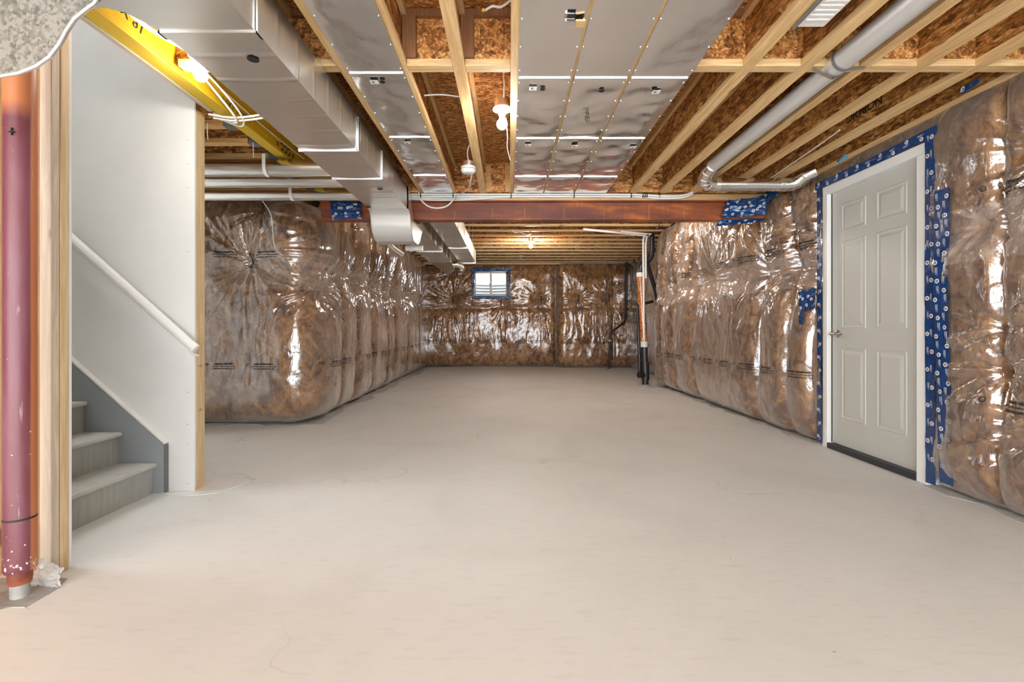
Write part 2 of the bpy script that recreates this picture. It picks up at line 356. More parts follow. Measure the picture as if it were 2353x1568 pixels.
# ------------------------------------------------------------------ insulation blankets
class Blanket:
    def __init__(s, pts, sign, z1, thick, creases, pinches, bands, seed, smooth=.25, vertw=(.004, 9), cinch=()):
        # dense smooth path
        P = np.array(pts, float); seg = np.linalg.norm(np.diff(P, axis=0), axis=1); U = np.r_[0, np.cumsum(seg)]
        s.L = U[-1]; u = np.linspace(0, s.L, 1600); x = np.interp(u, U, P[:, 0]); y = np.interp(u, U, P[:, 1])
        k = max(3, int(smooth/(s.L/1600))); ker = np.hanning(k*2+1); ker /= ker.sum()
        pad = lambda a: np.r_[2*a[0]-a[k:0:-1], a, 2*a[-1]-a[-2:-k-2:-1]]
        x = np.convolve(pad(x), ker, 'valid'); y = np.convolve(pad(y), ker, 'valid')
        tx = np.gradient(x); ty = np.gradient(y); l = np.hypot(tx, ty); tx /= l; ty /= l
        s.sign = sign; s.u, s.x, s.y = u, x, y; s.nx, s.ny = (ty*sign, -tx*sign)
        s.z1 = z1; s.thick = thick; s.cr = creases; s.pi = pinches; s.b = bands; s.seed = seed; s.vw = vertw; s.cinch = cinch
    def uy(s, Y): return float(np.interp(Y, s.y, s.u))      # u where the path has this y
    def top(s, u): return np.interp(u, [a for a, _ in s.z1], [q for _, q in s.z1])
    def d(s, u, z, fine=True):
        sd = s.seed; T = np.interp(u, [a for a, _ in s.thick], [q for _, q in s.thick])
        zt = s.top(u)
        pr = 1-.85*np.exp(-np.clip(z, 0, 9)/.085)-.55*np.exp(-np.clip(zt-z, 0, 9)/.10)
        for zc, a, wd in s.cinch: pr = pr-a*np.exp(-((z-zc-.05*(vn(u*1.3, z*0, sd+50)-.5))/wd)**2)
        cr = 0
        for uc, a, wd in s.cr:
            du = np.abs(u-uc-.05*(fbm(z*1.7, z*0+uc*7, sd+3)-.5)); cr = cr+1.3*a*np.exp(-du/wd)
        d = T*pr*np.clip(1-cr, .05, 1)
        d = d+.095*(fbm(u*1.4, z*1.2, sd+5)-.5)*np.clip(pr, 0, 1)
        for (uc, zc, dep, R, K) in s.pi:
            du, dz = u-uc, z-zc; r = np.sqrt(du*du+dz*dz)+1e-5; th = np.arctan2(dz, du)
            d = d-1.35*dep*np.exp(-r/(R*.40))
            if fine:
                n = ridge(vn((th+PI)*K*1.1/PI+r*1.5, r*1.2+uc*3, sd+7))**3-.25
                n2 = ridge(vn((th+PI)*K*2.2/PI+r*.8, r*2+uc, sd+9))**4-.2
                am = .4+1.2*vn((th+PI)*1.6, r*0+uc, sd+8)
                d = d+am*(n*.030+n2*.022)*(r/(r+.04))*np.exp(-(r/R)**1.6)
        if fine:
            for (z0, z1, a, fq) in s.b:
                mk = np.clip((z-z0)/.12, 0, 1)*np.clip((z1-z)/.18, 0, 1)
                wv = u*fq+1.3*(fbm(u*2.0, z*1.6, sd+13)-.5)*fq*.22
                loc = np.clip(fbm(u*1.1, z*.9, sd+31)*2.4-.7, 0, 1)
                d = d+a*.8*mk*loc*(ridge(vn(wv*1.3, z*.6, sd+15))**3.5-.2)+a*.45*mk*loc*(ridge(vn(wv*2.7, z*1.6, sd+16))**3-.25)
            d = d+s.vw[0]*1.4*(ridge(fbm(u*s.vw[1], z*2.5, sd+21))**3-.3)+(.0018 if sd == 303 else .005)*(fbm(u*14, z*11, sd+23)-.5)
        return d
    def pos(s, u, z, off=0, fine=True):
        dd = s.d(u, z, fine)+off
        return np.stack([np.interp(u, s.u, s.x)+np.interp(u, s.u, s.nx)*dd, np.interp(u, s.u, s.y)+np.interp(u, s.u, s.ny)*dd, z+0*u], -1)
    def grid(s, us, nz, off, fine, z0=.02):
        t = np.linspace(0, 1, nz)[:, None]; u = np.asarray(us)[None, :]+0*t; z = z0+t*(s.top(u)-z0); return u, z, s.pos(u, z, off, fine)

PRINT = [('polytarp industries', .030, .024, .0012), ('CAN/CGSB-51.34-M VAPOUR BARRIER', .017, -.008, .0004), ('SUPERIOR LAMINATION  20', .020, -.036, .0006)]
def prints(bl, parent, us, z, scale=1.0, flip=1, slope=0.0):
    for u0 in us:
        V = []; F = []
        for s_, sz, dy, bold in PRINT:
            tv, tf = text_geo(s_, sz*scale, bold)
            o = sum(len(a) for a in V); V.append(tv+np.array([0, dy*scale])); F += [tuple(i+o for i in f) for f in tf]
        # round leaf mark at the left end
        k = 14; cx, cy, r = -.205*scale, .018*scale, .018*scale
        o = sum(len(a) for a in V)
        ring = [(cx+rr*math.cos(2*PI*i/k), cy+rr*math.sin(2*PI*i/k)) for rr in (r, r*.72) for i in range(k)]
        V.append(np.array(ring)); F += [(o+i, o+(i+1) % k, o+k+(i+1) % k, o+k+i) for i in range(k)]
        V.append(np.array([(cx-r*.4, cy+r*.4), (cx, cy-r*.7), (cx+r*.5, cy+r*.5), (cx, cy-r*.2)])); F.append((o+2*k, o+2*k+1, o+2*k+2, o+2*k+3))
        A = np.concatenate(V); uu = u0+flip*A[:, 0]; zz = z+A[:, 1]+slope*(A[:, 0])
        P = bl.pos(uu, zz, .004, True)
        _mk('printed_text', P, F, None, 'print_black', parent)['kind'] = 'stuff'
def strap(bl, parent, u, z, l=.09, wd=.008, bend=.02, ang=0.0):
    mb = MB(); pts = []
    for i in range(7):
        t = i/6-.5; uu = u+bend*(1-4*t*t)+math.sin(ang)*t*l*1.0; zz = z+t*l
        pts.append((uu, zz))
    V = []
    for uu, zz in pts:
        for dx in (-wd, wd):
            for off in (.012, .02):
                V.append(bl.pos(np.array([uu+dx]), np.array([zz]), off+.004)[0])
    F = []
    for i in range(6):
        a = i*4; F += [(a+1, a+3, a+7, a+5), (a, a+4, a+6, a+2), (a, a+1, a+5, a+4), (a+2, a+6, a+7, a+3)]
    F += [(0, 2, 3, 1), (24, 25, 27, 26)]
    mb.add(V, F); obj('fastener_strap', mb, 'black_strap', parent)
def build(bl, name, loc, label, us, nz, filmmat, usb, nzb, splits, hole=None, z0=.02, holeb=None):
    t = thing(name, loc, label, 'insulation')
    u, z, P = bl.grid(us, nz, 0, True, z0)
    mask = None
    def mk(u, z, hole):
        uc = .25*(u[:-1, :-1]+u[1:, 1:]+u[1:, :-1]+u[:-1, 1:]); zc = .25*(z[:-1, :-1]+z[1:, 1:]+z[1:, :-1]+z[:-1, 1:])
        return ~((uc > hole[0]) & (uc < hole[1]) & (zc < hole[3]) & (zc > hole[2]))
    if hole: mask = mk(u, z, hole)
    gobj('plastic_sheet', P, filmmat, t, mask, bl.sign < 0)
    ed = [usb[0]]+list(splits)+[usb[-1]]
    for a, b_ in zip(ed[:-1], ed[1:]):
        n = max(4, int((b_-a)/.03)); uu = np.linspace(a, b_, n)
        u, z, P = bl.grid(uu, nzb, -.009, False, z0+.015)
        gobj('insulation_batt', P, 'fibreglass', t, mk(u, z, hole) if hole else None, bl.sign < 0)
    return t

# left blanket : face towards the camera, corner, then the long side
BLp = [(-4.4, 5.14), (-2.33, 5.14), (-2.28, 5.22), (-2.30, 12.62)]
cu = 2.12  # u at the corner
BL = Blanket(BLp, 1, [(0, 2.375), (2.3, 2.375), (2.5, 2.74), (20, 2.74)], [(0, .17), (1.5, .19), (2.0, .26), (2.3, .34), (2.8, .31), (5, .28), (7, .22), (9.6, .16)],
    [(2.62, .55, .05), (3.25, .5, .07), (4.05, .45, .07), (4.9, .42, .06), (5.7, .5, .07), (6.8, .45, .08), (8.1, .4, .07)],
    [(1.66, 1.72, .10, .60, 10), (1.78, 2.27, .07, .35, 9), (2.16, 1.45, .08, .5, 10), (3.3, 1.70, .10, .50, 10), (4.2, 1.68, .12, .55, 10), (5.1, 1.7, .12, .6, 10), (5.75, 1.66, .12, .6, 10), (6.9, 1.66, .12, .6, 9), (3.2, 2.35, .12, .3, 8)],
    [(.35, 1.42, .020, 16), (1.75, 2.6, .016, 13)], 101, smooth=.22, vertw=(.005, 7), cinch=((1.62, .16, .10),))
us = np.concatenate([np.arange(.2, 2.6, .0115), np.arange(2.6, 5.2, .014), np.arange(5.2, BL.L, .022)])
ti = build(BL, 'wall_insulation', (-2.5, 5.1, 0), 'brown fibreglass insulation blanket under clear plastic bulging round the left wall corner', us, 200, 'film_left', [.2, BL.L], 85, [.95, 1.55, 2.62, 3.25, 4.05, 4.9, 5.7, 6.8, 8.1])
prints(BL, ti, np.arange(.56, 2.0, .43), .63, .86); prints(BL, ti, np.arange(.56, 2.0, .43), 1.80, .86)
prints(BL, ti, np.arange(2.35, 9.3, .43), .63, .9); prints(BL, ti, np.arange(3.0, 9.3, .86), 1.80, .9)
strap(BL, ti, 1.66, 1.735, .15, .008, .028); strap(BL, ti, 1.78, 2.29, .12, .009, .01)
for u_ in (5.75, 4.2, 6.9): strap(BL, ti, u_, 1.68, .14, .01, .01)

# right blanket, from behind the camera to the far corner, open round the door
BRp = [(2.80, .9), (2.80, 8.25), (2.92, 8.5), (3.24, 8.66), (3.26, 12.5)]
uR = lambda Y: Y-.9
BR = Blanket(BRp, -1, [(0, 2.395), (uR(4.93), 2.395), (uR(5.05), 2.74), (20, 2.74)],
    [(0, .14), (uR(2.9), .12), (uR(3.1), .07), (uR(4.15), .065), (uR(4.3), .13), (uR(4.7), .18), (uR(5.2), .20), (uR(6), .24), (uR(7.2), .28), (uR(8.1), .27), (uR(8.5), .24), (uR(9), .15), (20, .14)],
    [(uR(2.38), .7, .035), (uR(2.64), .45, .03), (uR(4.26), .6, .05), (uR(4.60), .65, .055), (uR(5.14), .7, .07), (uR(6.72), .5, .08), (uR(7.45), .45, .07), (uR(8.0), .35, .06)],
    [(uR(6.25), 1.68, .16, .62, 11), (uR(7.15), 2.22, .12, .45, 9), (uR(5.10), 1.60, .10, .5, 10), (uR(4.56), 1.62, .10, .45, 10), (uR(4.60), 1.98, .08, .3, 9), (uR(7.75), 1.78, .10, .5, 10),
     (uR(2.38), 1.94, .10, .42, 10), (uR(2.72), 1.62, .05, .30, 9), (uR(2.62), .78, .06, .28, 9), (uR(2.62), 1.02, .04, .2, 8), (uR(2.40), .45, .05, .3, 8), (uR(3.9), 2.30, .05, .25, 8), (uR(4.35), 2.2, .05, .35, 9), (uR(9.3), 1.9, .08, .4, 9), (uR(5.45), 2.3, .10, .3, 9)],
    [(.45, 1.40, .016, 12), (1.75, 2.6, .012, 10)], 202, smooth=.15, vertw=(.007, 6), cinch=((1.58, .10, .10),))
us = np.concatenate([np.arange(.9, 4.4, .0105), np.arange(4.4, 7.6, .0125), np.arange(7.6, BR.L, .024)])
DH = (uR(3.075), uR(4.135), -1, 2.235)
ti = build(BR, 'wall_insulation', (2.8, 4.5, 0), 'brown fibreglass insulation rolls under shiny clear plastic round the grey door on the right', us, 215, 'film_right', [.9, BR.L], 90,
    [uR(2.38), uR(3.05), uR(4.26), uR(4.60), uR(5.14), uR(6.72), uR(7.45), uR(8.3), uR(10.4)], hole=DH)
prints(BR, ti, [uR(y) for y in (2.02, 2.52, 4.38, 4.85, 5.3, 5.72, 6.15, 6.6, 7.05, 7.5, 7.9)], .60, .9, -1)
prints(BR, ti, [uR(y) for y in (2.52, 4.4, 4.85, 5.32, 5.8, 6.5, 6.95)], 1.80, .9, -1)
prints(BR, ti, [uR(y) for y in (8.95, 9.5, 10.1, 10.8)], .62, .9, -1)
strap(BR, ti, uR(2.385), 1.985, .16, .012, -.02); strap(BR, ti, uR(2.40), 1.52, .16, .012, .01)
strap(BR, ti, uR(5.10), 1.62, .13, .010, .02); strap(BR, ti, uR(4.58), 1.98, .12, .010, .01)

# back blanket
BBp = [(-2.5, 12.66), (1.28, 12.66), (1.34, 12.60), (1.36, 12.42), (1.42, 12.38), (3.35, 12.38)]
BB = Blanket(BBp, 1, [(0, 2.70), (20, 2.70)], [(0, .12), (3.6, .12), (4.2, .12), (8, .12)],
    [(3.72, .5, .05), (5.4, .3, .06)],
    [(1.0, 1.78, .10, .62, 11), (3.35, 1.78, .10, .5, 10), (4.5, 1.78, .08, .35, 9), (5.3, 1.78, .08, .45, 9), (2.3, 1.70, .05, .4, 9), (.9, 2.45, .05, .4, 8)],
    [(.62, 1.54, .030, 15)], 303, smooth=.06, vertw=(.003, 5), cinch=((1.58, .22, .07),))
us = np.arange(.1, BB.L, .019)
WH = (1.535, 2.485, 1.84, 2.56)
ti = build(BB, 'wall_insulation', (0, 12.6, 0), 'dark brown insulation under wrinkled clear plastic on the far wall round the window', us, 130, 'film_back', [.1, BB.L], 70, [1.3, 2.5, 3.72, 4.9], hole=WH)
prints(BB, ti, np.arange(.5, 3.5, .46), .68, .9); prints(BB, ti, np.arange(4.2, 6, .46), .66, .9)
for u_, z_ in ((1.0, 1.78), (2.28, 1.70), (3.35, 1.78), (4.5, 1.80), (5.3, 1.80), (.85, 2.48)): strap(BB, ti, u_, z_, .17, .012, .004)

# ------------------------------------------------------------------ ceiling
JB, JT = 2.398, 2.70
ce = struct(obj('ceiling', MB().box(-1.85, 3.1, -3.6, 4.97, JT, JT+.02).box(-5.8, -1.85, 3.0, 5.2, JT, JT+.02).box(-5.8, -1.85, -3.6, 1.98, JT, JT+.02).box(-2.6, 3.5, 4.97, 12.95, 3.02, 3.04), 'osb_deck'), 'open floor framing with strand board subfloor')
S = .3048
def joist(x, flm='wood_y', webm='osb_web', y0=-3.4, y1=4.84):
    wbj = box('floor_joist', (x-.005, x+.005, y0, y1, JB+.036, JT-.036), webm, ce)
    box('flange', (x-.032, x+.032, y0, y1, JB, JB+.038), flm, wbj, .002)
    box('flange', (x-.032, x+.032, y0, y1, JT-.038, JT-.001), flm, wbj)
    return wbj
j0 = joist(.04)
for k in list(range(-5, 0))+list(range(1, 10)):
    if k == -5: continue
    cp(j0, ce, (k*S, 0, 0))
# blocking row between joists at y = 2.55, with brown web stiffeners
def block(xa, xb, y=2.52, stiff=None):
    wbb = box('blocking', (xa, xb, y-.006, y+.006, JB+.036, JT-.036), 'osb_pink', ce)
    box('flange', (xa+.027, xb-.027, y-.032, y+.032, JB, JB+.038), 'wood_x', wbb, .002)
    box('flange', (xa+.027, xb-.027, y-.032, y+.032, JT-.038, JT-.001), 'wood_brown', wbb)
    if stiff: box('stiffener', (stiff[0], stiff[1], y-.045, y-.007, JB+.04, JT-.04), 'wood_brown', wbb)
for k in range(-4, 9):
    xa, xb = .04+k*S+.006, .04+(k+1)*S-.006
    st = (xa+.005, xa+.075) if k in (-2, -1, 3, 6) else None
    block(xa, xb, 2.52, st)
block(-1.765, -1.184, 2.52)
# header end blocks above the steel beam
for k in range(-4, 9):
    xa, xb = .04+k*S+.01, .04+(k+1)*S-.01
    box('rim_block', (xa, xb, 4.80, 4.835, JB+.001, JT-.001), 'osb_web_x', ce)
    if k in (-1, 0, 4, 5, 6): box('stiffener', (xa+.02, xa+.07, 4.775, 4.80, JB+.005, JT-.04), 'wood_orange_x', ce)
    if k in (1, 2, -1): box('stiffener', (xb-.07, xb-.02, 4.775, 4.80, JB+.005, JT-.04), 'wood_orange_x', ce)
# left bay : joists running left-right, hung on the yellow beam
lj = box('floor_joist', (-4.5, -1.86, 3.245, 3.255, JB+.036, JT-.036), 'osb_web_x', ce)
box('flange', (-4.5, -1.86, 3.218, 3.282, JB, JB+.038), 'wood_orange_x', lj, .002); box('flange', (-4.5, -1.86, 3.218, 3.282, JT-.038, JT-.001), 'wood_orange_x', lj)
for k in range(1, 6): cp(lj, ce, (0, k*S, 0))
for k in range(6):
    y = 3.25+k*S; hg = MB().box(-1.94, -1.856, y-.036, y-.033, JB-.004, JB+.16).box(-1.94, -1.856, y+.033, y+.036, JB-.004, JB+.16).box(-1.94, -1.856, y-.036, y+.036, JB-.006, JB-.003)
    obj('joist_hanger', hg, 'grey_label', ce)
# back section : solid joists running left-right
BJ = 2.75
bj = box('floor_joist', (-2.5, 3.4, 8.027, 8.037, BJ+.036, 2.985), 'osb_web_x', ce)
box('flange', (-2.5, 3.4, 8.0, 8.064, BJ, BJ+.038), 'wood_x', bj, .002); box('flange', (-2.5, 3.4, 8.0, 8.064, 2.98, 3.018), 'wood_orange_x', bj)
for k in range(-7, 11):
    if k: cp(bj, ce, (0, k*.438, 0))
hd = box('rim_board', (-2.5, 3.2, 4.95, 4.985, 2.40, 3.018), 'wood_orange_x', ce)
hd2 = box('trim_1', (-2.3, 3.3, 12.45, 12.54, 2.70, 2.745), 'wood_x'); struct(hd2, 'wooden top plate over the far wall')

# OSB stamp marks
def flat_text(s, size, origin, ax, ay, mat, parent, bold=0, name='printed_text'):
    tv, tf = text_geo(s, size, bold); ax, ay, o = Vector(ax), Vector(ay), Vector(origin)
    r_ = _mk(name, [tuple(o+ax*p[0]+ay*p[1]) for p in tv], tf, None, mat, parent); r_['kind'] = 'stuff'; return r_
flat_text('NORDIC', .085, (2.466, 3.30, 2.545), (0, 1, 0), (0, 0, -1), 'print_black', ce, .001)
flat_text('NORDIC', .06, (2.466, 4.0, 2.53), (0, 1, 0), (0, 0, -1), 'print_black', ce)
tri = MB().add([(-.20, 2.12, JT-.002), (-.06, 2.12, JT-.002), (-.13, 2.20, JT-.002)], [(0, 1, 2)]); obj('printed_stamp', tri, 'print_black', ce)
flat_text('APA', .035, (-.13, 2.147, JT-.004), (1, 0, 0), (0, 1, 0), 'print_white', ce)
flat_text('CSA O325  PS 2', .045, (-.42, 2.16, JT-.003), (1, 0, 0), (0, -1, 0), 'print_black', ce)
flat_text('OC 24', .05, (-.74, 2.18, JT-.003), (1, 0, 0), (0, -1, 0), 'print_black', ce)

# ------------------------------------------------------------------ yellow laminated beam
t = thing('laminated_beam', (-1.81, 3, 2.39), 'yellow laminated veneer beam beside the stair opening with lettering', 'beam')
box('veneer_core', (-1.849, -1.768, .2, 4.84, 2.39, 2.695), 'lvl_yellow', t)
box('veneer_edge', (-1.850, -1.767, .2, 4.84, 2.383, 2.391), 'lvl_ply', t)
flat_text('VERSA-LAM', .06, (-1.7665, 3.08, 2.435), (0, -1, 0), (0, 0, -1), 'print_black', t)
flat_text('= CCC =', .08, (-1.7665, 3.75, 2.435), (0, -1, 0), (0, 0, -1), 'print_black', t, .002)
flat_text('BEAM 2.0E 3100', .04, (-1.7665, 4.25, 2.43), (0, -1, 0), (0, 0, -1), 'print_black', t)
flat_text('16 X 4', .07, (-1.7665, 2.2, 2.47), (0, -1, .2), (0, .3, 1), 'print_black', t)
plain('board_edge', (.62, .47, .36), .8); plain('green_line', (.16, .24, .10), .7)
box('sealant_line', (-1.8518, -1.8500, .2, 3.0, 2.379, 2.384), 'green_line', t)
ds = obj('trim_2', MB().box(-1.879, -1.852, .2, 2.962, 2.376, 2.70), 'board_edge'); struct(ds, 'drywall strip on the stair side of the yellow beam')

# ------------------------------------------------------------------ steel beam, top plate, tape at its ends
t = thing('steel_beam', (.4, 4.9, 2.135), 'rusty red oxide steel beam spanning the room under the joists', 'beam')
box('flange', (-1.95, 2.74, 4.86, 4.99, 2.135, 2.147), 'red_oxide', t); box('flange', (-1.95, 2.74, 4.86, 4.99, 2.323, 2.335), 'red_oxide', t)
box('web', (-1.95, 2.74, 4.915, 4.925, 2.147, 2.323), 'red_oxide', t)
for i in range(9):
    x = -1.0+i*.41+random.uniform(-.08, .08)
    box('rivulet', (x, x+.002, 4.912, 4.9155, 2.15, 2.15+random.uniform(.08, .17)), 'wood_orange_x', t)
t = box('sill_plate', (-1.9, 2.62, 4.865, 4.95, 2.3365, 2.397), 'wood_x', None, .003); tag(t, 'wooden nailing plate lying on top of the rusty steel beam', 'plank')
for i in range(1): pass

def crumple(poly_fn, nu, nv, amp, seed):
    u, v = np.meshgrid(np.linspace(0, 1, nu), np.linspace(0, 1, nv)); return u, v, amp*(ridge(fbm(u*6, v*5, seed))-.5)
def tape_patch(name, corners, label, seed, amp=.015, marks=10, facing=(0, -1, 0), parent=None, group=None, mark_r=.014):
    """crumpled sheet of blue printed tape over the quad corners (bl, br, tr, tl)"""
    a, b_, c_, d_ = [np.array(p, float) for p in corners]; f = np.array(facing, float)
    def S_(u, v, off=0):
        e = .03*(vn(v*7, v*0+3, seed+5)-.5)*np.where(u > .5, u, 1-u)*(np.abs(u-.5)*2)**4
        u2 = u+e*3; v2 = v+.10*(vn(u*6, u*0+1, seed+6)-.5)*(np.abs(v-.5)*2)**4
        P = ((1-u2)*(1-v2))[..., None]*a+(u2*(1-v2))[..., None]*b_+(u2*v2)[..., None]*c_+((1-u2)*v2)[..., None]*d_
        return P+f*((amp*(ridge(fbm(u*5, v*4, seed))-.3)+off)[..., None])
    u, v = np.meshgrid(np.linspace(0, 1, 40), np.linspace(0, 1, 28))
    t = tag(empty(name, tuple(.25*(a+b_+c_+d_))), label, 'tape', group)
    gobj('tape_film', S_(u, v), 'tape_blue', t)
    W_ = np.linalg.norm(b_-a); Hh = np.linalg.norm(d_-a); rng = random.Random(seed); V = []; F = []
    for i in range(marks):
        uc = ((i*.618) % 1)*.88+.06; vc = .1+.8*rng.random(); k = 14; o = len(V)
        for rr in (mark_r, mark_r*.66):
            for q in range(k):
                an = 2*PI*q/k; V.append((uc+rr*math.cos(an)/W_, vc+rr*math.sin(an)/Hh))
        F += [(o+q, o+(q+1) % k, o+k+(q+1) % k, o+k+q) for q in range(k)]
        o = len(V)
        for sx in (-.3, .2):
            V += [(uc+sx*mark_r/W_, vc-mark_r*.4/Hh), (uc+(sx+.15)*mark_r/W_, vc-mark_r*.4/Hh), (uc+(sx+.15)*mark_r/W_, vc+mark_r*.4/Hh), (uc+sx*mark_r/W_, vc+mark_r*.4/Hh)]
        F += [(o, o+1, o+2, o+3), (o+4, o+5, o+6, o+7)]
    V = np.array(V); P = S_(V[:, 0], V[:, 1], .0025)
    _mk('printed_mark', P, F, None, 'print_white', t)['kind'] = 'stuff'; return t
tape_patch('tape_patch', [(2.18, 4.85, 2.15), (2.60, 4.80, 2.17), (2.62, 4.78, 2.36), (2.22, 4.85, 2.325)], 'blue printed tape patch over the right end of the steel beam', 11, .018, 13)
tape_patch('tape_patch', [(2.12, 4.835, 2.06), (2.56, 4.80, 2.10), (2.60, 4.83, 2.142), (2.12, 4.85, 2.133)], 'blue printed tape wrapped under the right end of the steel beam', 12, .02, 5)
tape_patch('tape_patch', [(2.53, 4.72, 2.30), (2.66, 4.72, 2.33), (2.68, 4.70, 2.42), (2.56, 4.74, 2.44)], 'small blue tape strip running up beside the beam end to the joists', 13, .012, 2)
tape_patch('tape_patch', [(-1.80, 4.85, 2.13), (-1.51, 4.85, 2.145), (-1.51, 4.85, 2.315), (-1.83, 4.85, 2.32)], 'dark blue printed tape patch over the left end of the steel beam', 14, .018, 10)

# ------------------------------------------------------------------ stair walls
ws = obj('wall_stair', MB().box(-5.5, -1.967, 2.965, 2.978, 0, 5.0), 'drywall'); struct(ws, 'white drywall wall beside the stairs')
for x in (-2.005,): box('stud', (-2.005, -1.966, 2.979, 3.064, 0, 2.382), 'wood_z', ws, .002)
for x in (-2.44, -2.85): box('stud', (x, x+.038, 2.979, 3.064, 0, 2.382), 'wood_z', ws)
box('top_plate', (-4.5, -1.968, 2.979, 3.064, 2.384, 2.396), 'wood_x', ws)
box('drywall_edge', (-1.9675, -1.9655, 2.964, 2.9785, .03, 2.38), 'print_white', ws)
kinds = MB()
for z in (.05, .3, .42, .62, 1.5, 1.9, 2.05, 2.2): kinds.disc((-2.01, 2.9645, z), .003, 1)
obj('nail_head', kinds, 'grey_label', ws)['kind'] = 'stuff'
flat_text('SPF', .022, (-1.9655, 3.02, .50), (0, 1, 0), (0, 0, 1), 'print_black', ws); flat_text('S-DRY', .018, (-1.9655, 3.02, .78), (0, 1, 0), (0, 0, 1), 'print_black', ws)

wn = obj('wall_near', MB().box(-5.5, -1.872, 2.017, 2.030, 0, 5.0), 'drywall'); struct(wn, 'stair side partition end with open studs at the left')
box('stud', (-1.918, -1.870, 1.936, 1.974, .0, 2.69), 'wood_weathered', wn, .004)
box('stud', (-1.955, -1.870, 1.978, 2.016, .0, 2.69), 'wood_z', wn, .004)
box('stud', (-2.45, -2.10, 1.93, 2.0, 0, 2.69), 'wood_z', wn)
box('sheathing', (-5.5, -1.957, 2.000, 2.016, 0, 2.69), 'wood_brown', wn)
struct(box('wall_stairwell', (-5.6, -5.5, 1.9, 3.1, 0, 5.0), 'drywall'))
struct(box('stairwell_light_lid', (-3.3, -1.76, 1.9, 3.1, 4.9, 5.0), 'drywall')); struct(box('wall_landing', (-1.86, -1.76, 1.9, 3.1, 2.76, 4.9), 'drywall'))  # first box: unseen lid added to hold back sky light on the stair wall

# stairs : run to the left
t = thing('staircase', (-2.6, 2.5, 0), 'grey painted wooden stairs rising to the left behind the partition', 'stairs')
rise, run = .19, .215
for i in range(9):
    x = -2.20-i*run; z = rise*(i+1)
    box('riser', (x-.018, x, 2.032, 2.93, rise*i, z-.026), 'stair_grey', t)
    box('tread', (x-run-.02, x+.03, 2.032, 2.93, z-.026, z), 'tread_grey', t, .010)
pts = [(-2.135, 0), (-2.135, .305), (-2.135-1.9, .305+1.9*rise/run), (-4.035, 1.35), (-2.30, 0)]
st = obj('stringer', MB().prism(pts, 2.931, 2.964, 1), 'stringer_blue', t)
cap = [(-2.13, .305), (-2.13, .317), (-2.13-1.9, .317+1.9*rise/run), (-4.03, .305+1.9*rise/run)]
obj('stringer_cap', MB().prism(cap, 2.928, 2.964, 1), 'white_paint', st)
box('stringer_end', (-2.134, -2.128, 2.930, 2.964, 0.0, .305), 'grey_label', st)

t = thing('handrail', (-2.3, 2.9, 1.2), 'white painted sloping handrail on the stair wall', 'handrail')
a, b_ = Vector((-1.905, 2.885, .895)), Vector((-3.3, 2.885, .895+1.395*rise/run))
dr = (b_-a).normalized(); up = Vector((-dr.z, 0, dr.x)); up = -up if up.z < 0 else up
def rail(a, b_, w_, h_):
    mb = MB(); k = 10; V = []
    for p in (a, b_):
        for i in range(k):
            an = 2*PI*i/k; V.append(p+Vector((0, 1, 0))*w_*math.cos(an)+up*h_*math.sin(an))
    return mb.add(V, [tuple(range(k))[::-1], tuple(range(k, 2*k))]+[(i, (i+1) % k, k+(i+1) % k, k+i) for i in range(k)], False)
obj('rail', rail(a, b_, .024, .03), 'white_paint', t, .003)
for q in (.03, 1.0):
    p = a+dr*q-up*.025
    obj('bracket', MB().tube([p, p+Vector((0, .03, -.035)), p+Vector((0, .079, -.045))], .008, 8), 'white_paint', t)

# scrap of white underlay at the foot of the stair wall
rngp = [(-2.15, 2.93), (-2.1, 2.90), (-1.93, 2.88), (-1.80, 2.93), (-1.74, 3.08), (-1.73, 3.17), (-1.96, 3.17), (-1.968, 3.07), (-2.01, 2.963)]
t = obj('paper_scrap', MB().prism(rngp, .001, .004, 2), 'white_paint'); tag(t, 'white paper scrap lying on the floor at the stair wall end', 'paper')

# ------------------------------------------------------------------ red steel column
cx, cy = -1.856, 1.80
t = thing('steel_column', (cx, cy, 0), 'red round steel post with lit side coloured orange and orange top at the left edge', 'column')
obj('post_tube', MB().lathe([(.047, .105), (.049, .11), (.049, .13), (.048, .14), (.048, 2.05), (.048, 2.37)], (cx, cy, 0), 40), 'red_column', t)
obj('collar', MB().lathe([(.033, .055), (.036, .075), (.036, .104)], (cx, cy, 0), 24), 'red_oxide', t)
obj('screw_jack', MB().lathe([(.028+(.002 if i % 2 else 0), .006*i-.02) for i in range(14)], (cx, cy, 0), 24), 'raw_concrete', t)
obj('base_plate', MB().box(cx-.09, cx+.09, cy-.07, cy+.07, -.001, .004), 'raw_concrete', t)
obj('marker_cross', MB().box(cx+.008, cx+.030, cy-.0512, cy-.0465, 1.745, 1.749).box(cx+.017, cx+.021, cy-.0512, cy-.0465, 1.735, 1.762), 'print_black', t)
obj('marker_band', MB().lathe([(.0486, .30), (.0486, .308)], (cx, cy, 0), 30), 'print_black', t)
def rag(name, c, pts, label, seed, mat='clear_plastic'):
    n = 22; u, v = np.meshgrid(np.linspace(0, 1, n), np.linspace(0, 1, n)); A, B_, C_, D_ = [np.array(p) for p in pts]
    P = ((1-u)*(1-v))[..., None]*A+(u*(1-v))[..., None]*B_+(u*v)[..., None]*C_+((1-u)*v)[..., None]*D_
    P = P+np.array([.02, .02, .0])*(fbm(u*4, v*4, seed)-.5)[..., None]; P[..., 2] = np.maximum(P[..., 2]+.03*(ridge(fbm(u*3, v*3, seed+2))-.6), .003)
    o = gobj(name, P, mat); tag(o, label, 'plastic'); return o
rag('plastic_offcut', None, [(-1.885, 1.87, .0), (-1.765, 1.86, .0), (-1.785, 1.90, .05), (-1.885, 1.895, .10)], 'curled clear plastic offcut between the red post and the studs', 61)
